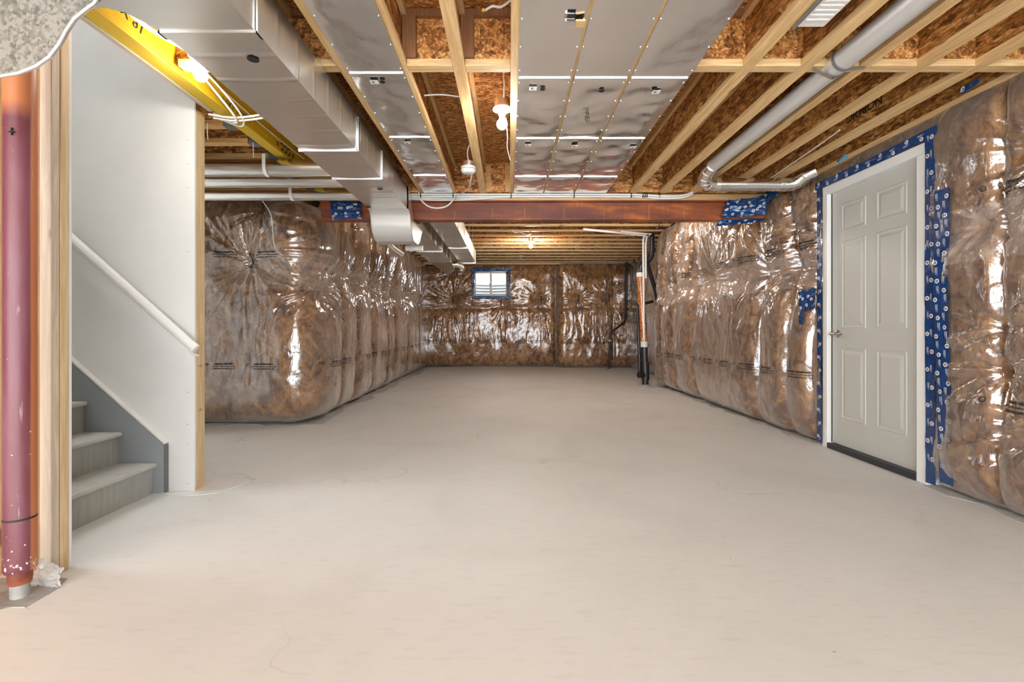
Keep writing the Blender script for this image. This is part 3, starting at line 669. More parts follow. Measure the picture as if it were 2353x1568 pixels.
rag('plastic_offcut', None, [(-1.98, 1.66, .0), (-1.88, 1.70, .0), (-1.88, 1.72, .05), (-1.98, 1.72, .06)], 'torn plastic scrap at the foot of the red post', 65)
gp = obj('floor_1', MB().prism([(-2.6, 1.55), (-2.2, 1.60), (-1.88, 1.69), (-1.79, 1.75), (-1.77, 1.86), (-1.80, 1.93), (-2.6, 1.93)], .0005, .003, 2), 'raw_concrete'); struct(gp, 'unpainted grey concrete round the red post')

# ------------------------------------------------------------------ main sheet metal duct
DZ0, DZ1, DXL, DXR = 2.167, 2.385, -1.342, -.976
t = thing('supply_duct', (-1.16, 3, DZ0), 'long rectangular galvanized main duct under the joists left of centre', 'duct')
def duct_seg(y0, y1, xl=DXL, xr=DXR, z0=DZ0, z1=DZ1, mat='galv', ribs=.19, parent=t, name='duct_section'):
    n = max(2, int((y1-y0)/.012)); ys = np.linspace(y0, y1, n)
    rb = lambda q: (.0035*np.exp(-((((q) % ribs)-ribs/2)/.007)**2))
    ring = [(xl, z1), (xl, z0), (xr, z0), (xr, z1)]; V = []; F = []
    for y in ys:
        r = float(rb(y)); w_ = .0025*math.sin(y*9)
        row = [(xl-r, z1)] + [(xl-r, z0-r)] + [(xl+(xr-xl)*q, z0-r-.004*math.sin(PI*q)-w_*math.sin(PI*q)) for q in (.1, .3, .5, .7, .9)] + [(xr+r, z0-r), (xr+r+.002*math.sin(y*7), (z0+z1)/2), (xr+r, z1)]
        V += [(a, y, b) for a, b in row]
    m = 10
    for i in range(n-1):
        for k in range(m-1): F.append((i*m+k, i*m+k+1, (i+1)*m+k+1, (i+1)*m+k))
        F.append((i*m+m-1, i*m, (i+1)*m, (i+1)*m+m-1))
    mb = MB().add(V, F, True); o = obj(name, mb, mat, parent)
    me = o.data; me.set_sharp_from_angle(angle=.7) if hasattr(me, 'set_sharp_from_angle') else None
    return o
duct_seg(1.845, 3.045); duct_seg(3.06, 3.62, ribs=.16); duct_seg(3.63, 4.55, ribs=.17)
def cleat(y, xl=DXL, xr=DXR, z0=DZ0, z1=DZ1, p=t, w_=.012, mat='galv'):
    mb = MB().box(xl-.008, xr+.008, y-w_, y+w_, z0-.010, z0-.002).box(xr+.002, xr+.010, y-w_, y+w_, z0-.01, z1-.005).box(xl-.010, xl-.002, y-w_, y+w_, z0-.01, z1-.005)
    obj('joint_cleat', mb, mat, p)
cleat(1.845, w_=.022); cleat(3.052, w_=.007); cleat(3.625, w_=.006)
for (x, y) in ((-1.085, 2.01), (-1.055, 3.88), (-1.32, 4.45)):
    obj('plug_hole', MB().lathe([(.024, -.002), (.017, -.004), (.013, -.003)], (x, y, DZ0-.006), 18), 'dark_hole', t)
obj('seam_gap', MB().box(DXR+.004, DXR+.012, 3.046, 3.052, DZ0, DZ1), 'dark_hole', t)
# near flared section with its S shaped left edge
edge = [(-1.342, 1.845), (-1.36, 1.77), (-1.39, 1.715), (-1.44, 1.69), (-1.52, 1.70), (-1.60, 1.74), (-1.68, 1.74), (-1.75, 1.62), (-1.78, 1.4), (-1.78, .9)]
poly = [(DXR, 1.845)]+edge+[(DXR, .9)]
obj('flared_section', MB().prism(poly[::-1], DZ0-.004, DZ1, 2), 'galv', t)
# mottled transition plate hanging in front of it, lower left
cv = [(-170, 178), (0, 172), (40, 165), (80, 149), (110, 128), (133, 98), (150, 66), (168, 40), (192, 20), (214, 4), (226, -14), (230, -60)]
YP = 1.30
pl = [((x-1170)/1090*YP, H+(755-y)/1090*YP) for x, y in cv]
tt = thing('duct_transition', (-1.4, 1.4, 1.7), 'mottled zinc sheet duct transition with S curved lower edge at upper left', 'duct')
pp = pl+[(pl[-1][0], 2.16), (pl[0][0], 2.16)]
obj('side_plate', MB().prism(pp, YP, YP+.004, 1), 'galv_mottled', tt)
V = []; n = len(pl)
for y in (YP+.002, YP+.014): V += [(x, y, z) for x, z in pl]
obj('curved_soffit', MB().add(V, [(i, i+1, n+i+1, n+i) for i in range(n-1)], True), 'galv_smooth', tt)
obj('rolled_lip', MB().tube([(x, YP+.003, z-.002) for x, z in pl], .0045, 6), 'galv_spangle', tt)
tt2 = pl

# ogee drop under the steel beam
yz = [(4.55, DZ0), (4.60, DZ0-.01), (4.635, DZ0-.05), (4.655, DZ0-.12), (4.69, DZ0-.19), (4.75, DZ0-.245), (4.82, DZ0-.265)]
yt = [(4.55, DZ1), (4.60, DZ1-.01), (4.66, DZ1-.06), (4.71, DZ1-.14), (4.76, 2.17), (4.82, 2.125), (4.96, 2.12)]
od = thing('duct_offset', (-1.16, 4.75, 1.9), 'galvanized ogee offset fitting dropping the duct under the steel beam', 'duct')
def ogee(xl, xr, bot, top, mat, p):
    n = len(bot)
    V = [(xl, y, z) for y, z in bot]+[(xr, y, z) for y, z in bot]; obj('curved_bottom', MB().add(V, [(i, i+1, n+i+1, n+i) for i in range(n-1)], True), 'galv_spangle', p)
    for x in (xl, xr):
        V = [(x, y, z) for y, z in bot]+[(x, y, z) for y, z in top]
        obj('side_cheek', MB().add(V, [(i, i+1, n+i+1, n+i) for i in range(n-1)]), mat, p)
        obj('seam_lip', MB().tube([(x, y, z) for y, z in bot], .005, 6), 'galv_smooth', p)
    obj('curved_top', MB().add([(xl, y, z) for y, z in top]+[(xr, y, z) for y, z in top], [(i, i+1, n+i+1, n+i) for i in range(n-1)], True), mat, p)
ogee(DXL-.01, DXR+.01, yz, yt, 'galv', od)
yb2 = [(4.82, DZ0-.265), (4.95, DZ0-.265), (5.05, DZ0-.255), (5.15, DZ0-.20), (5.25, DZ0-.10), (5.35, 2.14), (5.45, 2.14)]
yt2 = [(4.96, 2.12), (5.0, 2.12), (5.1, 2.14), (5.2, 2.20), (5.3, 2.30), (5.4, 2.35), (5.45, 2.35)]
od2 = empty('rising_leg', (-1.16, 5.1, 1.9), od)
ogee(DXL-.01, DXR+.01, yb2, yt2, 'galv', od2)

# back run of the same duct, stepping down near its end
t2 = thing('supply_duct', (-1.16, 6.7, 2.14), 'blue tinged left hand duct running back beyond the steel beam', 'duct')
duct_seg(5.45, 6.9, z0=2.14, z1=2.35, ribs=.3, parent=t2); duct_seg(6.91, 8.05, z0=2.14, z1=2.35, ribs=.3, parent=t2)
cleat(6.905, z0=2.14, z1=2.35, p=t2)
V = [(DXL, 8.05, 2.14), (DXR, 8.05, 2.14), (DXR, 8.05, 2.35), (DXL, 8.05, 2.35), (-1.20, 8.6, 2.06), (-.99, 8.6, 2.06), (-.99, 8.6, 2.32), (-1.20, 8.6, 2.32)]
obj('reducer', MB().add(V, [(0, 1, 5, 4), (1, 2, 6, 5), (2, 3, 7, 6), (3, 0, 4, 7), (4, 5, 6, 7)]), 'galv_smooth', t2)
obj('takeoff_elbow', MB().tube([(-1.0, 8.42, 2.155), (-.93, 8.42, 2.155), (-.87, 8.44, 2.14), (-.85, 8.47, 2.09), (-.85, 8.48, 2.05)], .052, 16), 'galv_smooth', t2)
for y in (5.9, 6.3, 6.9, 7.4, 7.9):
    obj('hanger_strap', MB().box(DXR+.004, DXR+.008, y-.012, y+.012, 2.12, 2.752), 'galv_smooth', t2)
    obj('hanger_strap', MB().box(DXL-.008, DXL-.004, y-.012, y+.012, 2.12, 2.752), 'galv_smooth', t2)
t3 = thing('return_duct', (-.76, 7, 2.22), 'second rectangular duct right of the first beyond the steel beam', 'duct')
duct_seg(5.2, 7.1, -.906, -.62, 2.225, 2.45, ribs=.31, parent=t3); duct_seg(7.11, 8.72, -.906, -.62, 2.225, 2.45, ribs=.31, parent=t3)
cleat(7.105, -.906, -.62, 2.225, 2.45, t3)
obj('end_cap', MB().box(-.91, -.615, 8.72, 8.73, 2.215, 2.455), 'galv_smooth', t3)
tag(box('flashing_strip', (-.5, 1.55, 4.995, 5.20, 2.36, 2.372), 'galv'), 'metal strip tucked up behind the steel beam bottom edge', 'metal strip')
for y in (5.7, 6.5, 7.3, 8.0):
    obj('hanger_strap', MB().box(-.616, -.612, y-.012, y+.012, 2.21, 2.752), 'galv_smooth', t3)
# grey PVC-like boot beside the ogee
t = thing('vent_pipe', (-1.6, 5.4, 1.95), 'short clear and white vent tee under the duct by the left insulation', 'pipe')
obj('pipe_elbow', MB().tube([(-1.42, 5.55, 2.02), (-1.37, 5.62, 1.97), (-1.30, 5.75, 1.92)], .035, 14), 'galv_smooth', t)
obj('pipe_sleeve', MB().tube([(-1.22, 5.6, 1.97), (-1.02, 5.6, 1.965)], .035, 14).tube([(-1.17, 5.6, 1.968), (-1.14, 5.6, 1.968)], .042, 14), 'white_plastic', t)
obj('hanger_wire', MB().tube([(-1.10, 5.6, 2.0), (-1.10, 5.6, 2.14)], .004, 6).tube([(-1.37, 5.62, 2.0), (-1.36, 5.62, 2.14)], .004, 6), 'chrome', t)['kind'] = 'stuff'

# ------------------------------------------------------------------ round branch ducts on the left
def round_pipe(name, y, z, r, x0, x1, label, dz=0.0):
    t = thing(name, ((x0+x1)/2, y, z), label, 'duct', None)
    obj('pipe_body', MB().tube([(x0+(x1-x0)*q, y, z+dz*q) for q in (0, .25, .5, .75, 1)], r, 28), 'galv_smooth', t)
    obj('seam', MB().tube([(x0, y-.02, z-r+.001), (x1, y-.02, z-r+.001+dz)], .0025, 6), 'galv', t)
    obj('takeoff_collar', MB().tube([(x1-.05, y, z+dz), (x1-.02, y, z+dz), (x1, y, z+dz)], [r+.003, r+.008, r+.003], 28), 'galv', t)
    return t
ta = round_pipe('round_duct', 3.80, 2.305, .068, -4.4, -1.35, 'nearest round branch duct under the left joists'); tb = round_pipe('round_duct', 4.08, 2.292, .060, -4.4, -1.35, 'middle round branch duct under the left joists', .0)
tc = round_pipe('round_duct', 4.50, 2.292, .058, -4.4, -1.35, 'lowest and farthest round branch duct above the left insulation')
for y, x, r, p in ((3.80, -1.93, .070, ta), (4.50, -2.05, .060, tc)):
    zc = 2.305 if p is ta else 2.292
    arc = [(y+math.cos(a)*r*1.03, zc+math.sin(a)*r*1.03) for a in np.linspace(0, -PI, 13)]
    arc = [(arc[0][0], 2.395)]+arc+[(arc[-1][0], 2.395)]
    V = [(x-.014, a, b) for a, b in arc]+[(x+.014, a, b) for a, b in arc]; n = len(arc)
    obj('hanger_strap', MB().add(V, [(i, i+1, n+i+1, n+i) for i in range(n-1)]), 'print_white', p)

# ------------------------------------------------------------------ sheet metal pans nailed under the joists
def pan(name, cols, rows, label, holes, stickers, z=JB-.004, seed=1):
    t = thing(name, ((cols[0][0]+cols[-1][1])/2, 3, z), label, 'metal panel')
    sg = MB(); 
    for (xa, xb) in cols:
        for ri, (ya, yb) in enumerate(rows):
            nx_, ny_ = 16, max(8, int((yb-ya)/.02)); u, v = np.meshgrid(np.linspace(0, 1, nx_), np.linspace(0, 1, ny_))
            X = xa+.004+(xb-xa-.008)*u; Y = ya+.003+(yb-ya-.006)*v
            ed = np.minimum(1, np.minimum(u, 1-u)*5)*np.minimum(1, np.minimum(v, 1-v)*8)
            am = np.interp(Y, [1, 2.5, 3.3, 4.8], [.007, .009, .018, .022])
            Z = z-.003-ed*am*(2.2*fbm(X*3.1, Y*3.6, seed+ri)-.9)-ed*.002*(fbm(X*9, Y*9, seed+3)-.5)
            gobj('sheet', np.stack([X, Y, Z], -1), 'galv_pan', t)
        for ya, yb in rows:
            for y in np.arange(ya+.05, yb, .21):
                for x in (xa+.012, xb-.012): sg.lathe([(.006, -.0005), (.005, -.004)], (x, float(y), z-.003), 8)
    obj('screw', sg, 'screw_metal', t)['kind'] = 'stuff'
    for ya, yb in rows[1:]:
        cl = MB()
        for xa, xb in cols: cl.box(xa+.008, xb-.008, ya-.0045, ya+.0045, z-.009, z-.004)
        obj('joint_cleat', cl, 'galv', t)
    for (x, y) in holes: obj('plug_hole', MB().lathe([(.016, -.003), (.014, -.006), (.010, -.004)], (x, y, z-.008), 16), 'dark_hole', t)
    for (x, y) in stickers:
        s_ = obj('sticker', MB().box(x-.022, x+.022, y-.02, y+.02, z-.014, z-.0125), 'print_white', t)
        obj('sticker_print', MB().box(x-.012, x-.002, y-.012, y+.008, z-.0148, z-.0141).box(x+.002, x+.004, y-.012, y+.008, z-.0148, z-.0141), 'grey_label', s_)
    return t
rowsL = [(.3, 1.40), (1.40, 2.545), (2.545, 3.40), (3.40, 4.25), (4.25, 4.80)]
rowsR = [(.3, 1.42), (1.42, 2.595), (2.595, 3.42), (3.42, 4.28), (4.28, 4.80)]
pan('joist_pan', [(-.866, -.560)], rowsL, 'narrow sheet metal joist pan just right of the main duct', [(-.70, 2.62)], [(-.745, 2.62), (-.745, 3.48)], seed=41)
pan('joist_pan', [(.044, .343), (.351, .652), (.660, .985)], rowsR, 'wide sheet metal joist pan of three strips right of the bare bulb', [(.19, 2.70), (.53, 2.72), (.83, 2.71)], [(.135, 2.69), (.845, 2.73), (.14, 3.52), (.49, 3.54), (.93, 3.56)], seed=47)
for (x0, x1, y0, y1) in ((.318, .347, 2.10, 2.14), (.318, .347, 4.05, 4.10)):
    pass
cut = thing('sheet_cutout', (.30, 2.12, JB-.02), 'small cut notch with bent flap in the wide joist pan', 'metal panel')
box('bent_flap', (.245, .285, 2.075, 2.11, JB-.034, JB-.022), 'galv_smooth', cut); box('notch', (.252, .290, 2.045, 2.07, JB-.024, JB-.021), 'dark_hole', cut); box('wood_nub', (.292, .335, 2.08, 2.125, JB-.030, JB-.021), 'wood_x', cut)
tv = flat_text('Sam, 78', .045, (.50, 3.04, JB-.022), (.25, 1, 0), (-1, .25, 0), 'print_black', None); tag(tv, 'handwritten marker note on the wide joist pan', 'writing')

# ------------------------------------------------------------------ right hand round pipe with elbows
t = thing('dryer_vent_pipe', (1.69, 3, 2.4), 'white grey round metal pipe between the right joists, elbow turning to the wall', 'pipe')
R_ = .056
obj('long_run', MB().tube([(1.715, -3, 2.402), (1.715, 1, 2.402), (1.715, 2.58, 2.402)], R_, 28), 'galv_spangle', t)
obj('long_run', MB().tube([(1.715, 2.55, 2.398), (1.715, 4.02, 2.392)], R_-.004, 28), 'galv_spangle', t)
ep = [(1.715, 3.98, 2.392), (1.715, 4.08, 2.382), (1.72, 4.16, 2.35), (1.735, 4.20, 2.325), (1.77, 4.235, 2.312), (1.83, 4.245, 2.31)]
obj('elbow', MB().tube(ep, R_+.003, 24), 'galv_smooth', t)
for i in (1, 2, 3, 4): obj('elbow_bead', MB().tube([tuple(np.array(ep[i])*.9+np.array(ep[i-1])*.1), ep[i], tuple(np.array(ep[i])*.9+np.array(ep[i+1])*.1)], [R_+.004, R_+.007, R_+.004], 24), 'galv_smooth', t)
obj('cross_run', MB().tube([(1.82, 4.245, 2.31), (2.48, 4.245, 2.305)], R_, 28), 'galv_smooth', t)
ep2 = [(2.46, 4.245, 2.305), (2.53, 4.24, 2.31), (2.57, 4.215, 2.325), (2.60, 4.16, 2.36), (2.66, 4.11, 2.39)]
obj('elbow', MB().tube(ep2, R_+.003, 24), 'galv_smooth', t)
for i in (1, 2, 3): obj('elbow_bead', MB().tube([tuple(np.array(ep2[i])*.9+np.array(ep2[i-1])*.1), ep2[i], tuple(np.array(ep2[i])*.9+np.array(ep2[i+1])*.1)], [R_+.004, R_+.007, R_+.004], 24), 'galv_smooth', t)
for x in (1.86, 2.43): obj('joint_band', MB().tube([(x-.02, 4.245, 2.309), (x+.02, 4.245, 2.309)], R_+.003, 28), 'galv', t)
# strap under the pipe from joist to joist
arc = [(1.60, 2.392), (1.66, 2.36)]+[(1.715+math.sin(a)*.06, 2.40-math.cos(a)*.06) for a in np.linspace(-.7, .7, 7)]+[(1.80, 2.385), (1.88, 2.394)]
V = [(x, 2.49, z) for x, z in arc]+[(x, 2.515, z) for x, z in arc]; n = len(arc)
obj('hanger_strap', MB().add(V, [(i, i+1, n+i+1, n+i) for i in range(n-1)]), 'chrome', t)
obj('clamp_ring', MB().tube([(1.715, 2.42, 2.40), (1.715, 2.44, 2.40)], R_+.003, 28), 'grey_label', t)

# white ribbed panel fixed between joists, upper right
t = thing('ribbed_panel', (1.36, 1.6, JB-.01), 'white ribbed plastic panel fixed under the joists at upper right', 'panel')
box('backing', (1.296, 1.425, .7, 2.15, JB-.012, JB-.004), 'white_plastic', t, .004)
for i in range(44): box('rib', (1.312, 1.412, .76+i*.031, .771+i*.031, JB-.0155, JB-.0119), 'white_plastic', t)
box('rim', (1.290, 1.297, .7, 2.16, JB-.02, JB-.004), 'grey_label', t)

# ------------------------------------------------------------------ lamps
def bulb_fixture(x, y, zb, label, r=.030, holder=True, tilt=None):
    t = thing('bare_bulb_lamp', (x, y, zb), label, 'lamp', None)
    pr = [(.002, -r)]+[(r*math.cos(a), r*math.sin(a)) for a in np.linspace(-PI/2+.25, PI/2-.6, 9)]+[(.017, r*1.25), (.0135, r*1.6)]
    obj('bulb', MB().lathe(pr, (x, y, zb), 20), 'bulb_glow_far' if y > 6 else 'bulb_glow', t)
    obj('socket', MB().lathe([(.016, r*1.5), (.022, r*1.5+.004), (.024, r*1.5+.03), (.058, r*1.5+.038), (.060, r*1.5+.046), (.052, r*1.5+.052)], (x, y, zb), 28), 'white_plastic', t)
    obj('ceiling_box', MB().lathe([(.050, r*1.5+.053), (.050, r*1.5+.075), (.046, r*1.5+.11)], (x, y, zb), 20), 'galv', t)
    return t
bulb_fixture(-.045, 3.00, 2.312, 'lit bare bulb lamp in the open joist bay at the top centre', .034)
bulb_fixture(-1.60, 2.46, 2.335, 'lit bare bulb lamp beside the yellow beam at upper left', .034)
bulb_fixture(.42, 9.2, 2.61, 'lit bare bulb lamp under the far ceiling joists', .036)
bulb_fixture(.35, -.9, 2.28, 'unseen fill bulb added behind the viewpoint')  # added lamp out of view, evens out the light in the near half
bulb_fixture(1.75, 6.6, 2.63, 'unseen fill bulb added behind the steel beam on the right side', .034)  # added fill lamp, kept out of sight by the beam, lights the back section
bulb_fixture(-.1, 6.3, 2.63, 'unseen fill bulb added behind the steel beam on the left side', .034)  # second added fill lamp for the back section, also unseen
# pull chain and cables
def cable(name, pts, r, label, mat='cable_white', smooth=3, cat='cable', parent=None):
    P = [Vector(p) for p in pts]; out = []
    for i in range(len(P)-1):
        p0, p1, p2, p3 = P[max(i-1, 0)], P[i], P[i+1], P[min(i+2, len(P)-1)]
        for k in range(smooth):
            t_ = k/smooth; out.append(.5*((2*p1)+(-p0+p2)*t_+(2*p0-5*p1+4*p2-p3)*t_*t_+(-p0+3*p1-3*p2+p3)*t_**3))
    out.append(P[-1]); o = obj(name, MB().tube(out, r, 8), mat, parent)
    if label: tag(o, label, cat)
    return o
cable('electric_cable', [(-.035, 2.96, 2.46), (-.03, 2.93, 2.53), (-.035, 2.9, 2.58), (.0, 2.8, 2.56), (.03, 2.7, 2.5)], .006, 'white cable looping down to the central bare bulb lamp')
cable('pull_chain', [(-.02, 3.0, 2.35), (-.01, 3.0, 2.24), (-.012, 3.02, 2.17), (.008, 3.05, 2.10)], .003, 'thin white pull cord hanging from the central bare bulb lamp')
cable('electric_cable', [(.01, 2.28, 2.60), (-.04, 2.28, 2.565), (-.08, 2.28, 2.57), (-.115, 2.28, 2.55)], .006, 'short loose white cable stub with bare orange ends in the open bay')
obj('wire_end', MB().tube([(-.115, 2.28, 2.55), (-.125, 2.27, 2.545), (-.13, 2.28, 2.55)], [.005, .010, .004], 8), 'yellow_tip', None)
tag(bpy.data.objects['wire_end'], 'orange wire connector at the end of the loose cable stub', 'connector')
cable('electric_cable', [(-.53, 2.95, 2.47), (-.42, 2.95, 2.475), (-.30, 2.95, 2.46)], .005, 'white cable crossing the joist bay left of the central lamp')
# smoke detector
t = thing('smoke_detector', (-.335, 3.9, 2.31), 'round white smoke detector hanging beside a joist', 'detector')
obj('housing', MB().lathe([(.02, -.035), (.045, -.033), (.052, -.028), (.056, -.02), (.062, -.016), (.062, .014), (.058, .018)], (-.335, 3.9, 2.33), 32), 'white_plastic', t)
obj('vent_slots', MB().lathe([(.0625, -.006), (.0625, -.002)], (-.335, 3.9, 2.33), 32), 'grey_label', t)
obj('ceiling_box', MB().lathe([(.045, .018), (.045, .06)], (-.335, 3.9, 2.33), 16), 'galv', t)
cable('electric_cable', [(-.335, 3.92, 2.40), (-.345, 3.92, 2.47), (-.33, 3.9, 2.52), (-.30, 3.88, 2.55)], .006, 'white cable rising from the smoke detector')
cable('electric_cable', [(-.31, 3.98, 2.33), (-.335, 4.1, 2.29), (-.36, 4.3, 2.30), (-.43, 4.6, 2.345), (-.5, 4.79, 2.375)], .006, 'white cable drooping from the smoke detector to the beam')
# cables and conduit along the steel beam
t = thing('conduit', (.3, 4.83, 2.38), 'white conduit pair clipped along the joists above the steel beam', 'conduit')
for dz, dy in ((0, 0), (-.019, .012)):
    cable('conduit_tube', [(-1.0, 4.825+dy, 2.384+dz), (0, 4.825+dy, 2.384+dz), (1.25, 4.825+dy, 2.382+dz), (1.5, 4.82+dy, 2.366+dz), (1.66, 4.81+dy, 2.362+dz), (1.78, 4.80+dy, 2.372+dz), (1.86, 4.79+dy, 2.40+dz)], .010, None, 'white_plastic', 4, parent=t)
for x in (-.90, -.57, .02, .66, 1.24, 1.36, 1.38, 1.40, 1.53): box('clip', (x-.004, x+.004, 4.81, 4.85, 2.352, 2.397), 'black_strap', t)
cable('electric_cable', [(-1.0, 4.85, 2.352), (-.6, 4.85, 2.346), (-.3, 4.85, 2.352), (0, 4.852, 2.36)], .008, 'upper white cable running along the plate on the steel beam')
cable('electric_cable', [(-1.0, 4.84, 2.338), (-.7, 4.84, 2.328), (-.4, 4.845, 2.335), (-.15, 4.85, 2.355)], .008, 'lower white cable running along the plate on the steel beam')
cable('electric_cable', [(-.91, 4.78, 2.39), (-.90, 4.77, 2.33), (-.82, 4.76, 2.25), (-.72, 4.75, 2.225), (-.62, 4.76, 2.25), (-.56, 4.77, 2.32), (-.54, 4.79, 2.37)], .008, 'white cable hanging in a loop in front of the steel beam')
# cables at the yellow beam
for i, (dx, dz, lb) in enumerate(((0, 0, 'first'), (.03, .03, 'second'), (.055, .075, 'third'))):
    cable('electric_cable', [(-1.755, 1.55+.02*i, 2.50+dz), (-1.752, 1.9, 2.485+dz*.8), (-1.752, 2.10, 2.475+dz*.5), (-1.74, 2.28, 2.462+dz*.2), (-1.68, 2.44, 2.46)], .0055, lb+' white cable stapled along the yellow beam towards the upper left lamp')
cable('electric_cable', [(-1.765, 2.62, 2.50), (-1.72, 2.8, 2.40), (-1.70, 2.95, 2.33), (-1.75, 3.02, 2.33), (-1.88, 3.02, 2.39)], .007, 'white cable hanging in a loop below the upper left lamp')
cable('electric_cable', [(-1.74, 2.66, 2.50), (-1.68, 2.85, 2.40), (-1.67, 2.98, 2.335), (-1.73, 3.05, 2.32), (-1.87, 3.04, 2.37)], .006, 'inner white cable loop below the upper left lamp')
cable('electric_cable', [(-1.90, 3.00, 2.375), (-1.75, 2.98, 2.345), (-1.60, 2.96, 2.345), (-1.46, 2.95, 2.37), (-1.38, 2.95, 2.40)], .007, 'white cable bundle sagging from the wall end to the main duct')
cable('electric_cable', [(-1.88, 3.02, 2.362), (-1.75, 3.0, 2.335), (-1.60, 2.98, 2.335), (-1.46, 2.97, 2.36), (-1.38, 2.96, 2.395)], .007, 'lower white cable sagging from the wall end to the main duct')
cable('electric_cable', [(-1.76, 2.6, 2.47), (-1.60, 2.62, 2.44), (-1.45, 2.62, 2.45), (-1.36, 2.62, 2.47)], .006, 'white cable running from the upper left lamp to the main duct')
cable('electric_cable', [(-1.762, 2.75, 2.50), (-1.758, 3.1, 2.475), (-1.758, 3.6, 2.465), (-1.758, 4.1, 2.475), (-1.758, 4.6, 2.47)], .005, 'long thin white cable along the side of the yellow beam')
cable('string', [(-2.35, 4.52, 2.232), (-2.37, 4.72, 2.15), (-2.39, 4.80, 1.95), (-2.38, 4.84, 1.83), (-2.30, 4.82, 1.76)], .004, 'thin white wire dangling in front of the left insulation')
for x, y in ((-2.03, 3.19), (-1.90, 3.52)): cable('string', [(x, y, 2.40), (x, y, 2.34), (x+.004, y, 2.29)], .003, 'short loose wire hanging from the %s left joist hanger' % ('nearest' if y < 3.3 else 'next'))
cable('electric_cable', [(2.30, 3.3, 2.40), (2.36, 3.8, 2.405), (2.40, 4.4, 2.40)], .005, 'thin grey cable under the rightmost joist', 'cable_white')
cable('string', [(1.86, 4.98, 2.137), (1.83, 5.2, 2.0), (1.78, 5.32, 1.9), (1.80, 5.3, 1.83)], .003, 'thin tan cord hanging on the right insulation under the beam tape')

# ------------------------------------------------------------------ door
FX = 2.720
d1 = struct(box('door_1', (2.762, 2.80, 3.175, 4.054, .048, 2.165), 'door_paint', None, .002), 'grey six panel steel door in a white frame')
def rpanel(y0, y1, z0, z1):
    x = 2.7625; mb = MB()
    def ringf(o0, h0, o1, h1):
        A = [(x-h0, y0+o0, z0+o0), (x-h0, y1-o0, z0+o0), (x-h0, y1-o0, z1-o0), (x-h0, y0+o0, z1-o0)]; B_ = [(x-h1, y0+o1, z0+o1), (x-h1, y1-o1, z0+o1), (x-h1, y1-o1, z1-o1), (x-h1, y0+o1, z1-o1)]
        mb.add(A+B_, [(i, (i+1) % 4, 4+(i+1) % 4, 4+i) for i in range(4)])
    ringf(0, 0, .006, .006); ringf(.006, .006, .012, .006); ringf(.012, .006, .020, .001); ringf(.020, .001, .026, .001); ringf(.026, .001, .05, .008)
    o = .05; mb.add([(x-.008, y0+o, z0+o), (x-.008, y1-o, z0+o), (x-.008, y1-o, z1-o), (x-.008, y0+o, z1-o)], [(0, 1, 2, 3)])
    obj('door_panel', mb, 'door_paint', d1)
for y0, y1 in ((3.29, 3.565), (3.67, 3.94)):
    for z0, z1 in ((.27, .86), (1.02, 1.74), (1.82, 2.05)): rpanel(y0, y1, z0, z1)
for dm in ((FX, 2.86, 4.058, 4.118, 0, 2.169), (FX, 2.86, 3.09, 3.170, 0, 2.169), (FX, 2.86, 3.09, 4.118, 2.17, 2.24)): box('door_frame', dm, 'white_paint', d1, .004)
obj('weather_strip', MB().box(2.755, 2.762, 3.168, 3.174, .05, 2.17).box(2.755, 2.762, 4.054, 4.059, .05, 2.17), 'threshold_black', d1)
box('threshold', (2.716, 2.86, 3.17, 4.058, .001, .045), 'threshold_black', d1, .003)
for z in (1.98, 1.11, .25):
    obj('hinge', MB().lathe([(.006, -.055), (.007, -.05), (.007, .05), (.006, .055)], (2.755, 3.179, z), 12).box(2.7595, 2.7618, 3.18, 3.205, z-.05, z+.05), 'hinge_metal', d1)
hz = .975
hn = obj('door_handle', MB().lathe([(.030, 0), (.030, -.008), (.024, -.014), (.012, -.016), (.011, -.055), (.013, -.06)], (2.761, 3.985, hz), 24, 'x'), 'chrome', d1)
obj('lever', MB().tube([(2.706, 3.99, hz), (2.703, 3.95, hz), (2.704, 3.90, hz-.003), (2.712, 3.868, hz-.006)], [.010, .009, .008, .007], 12), 'chrome', hn)

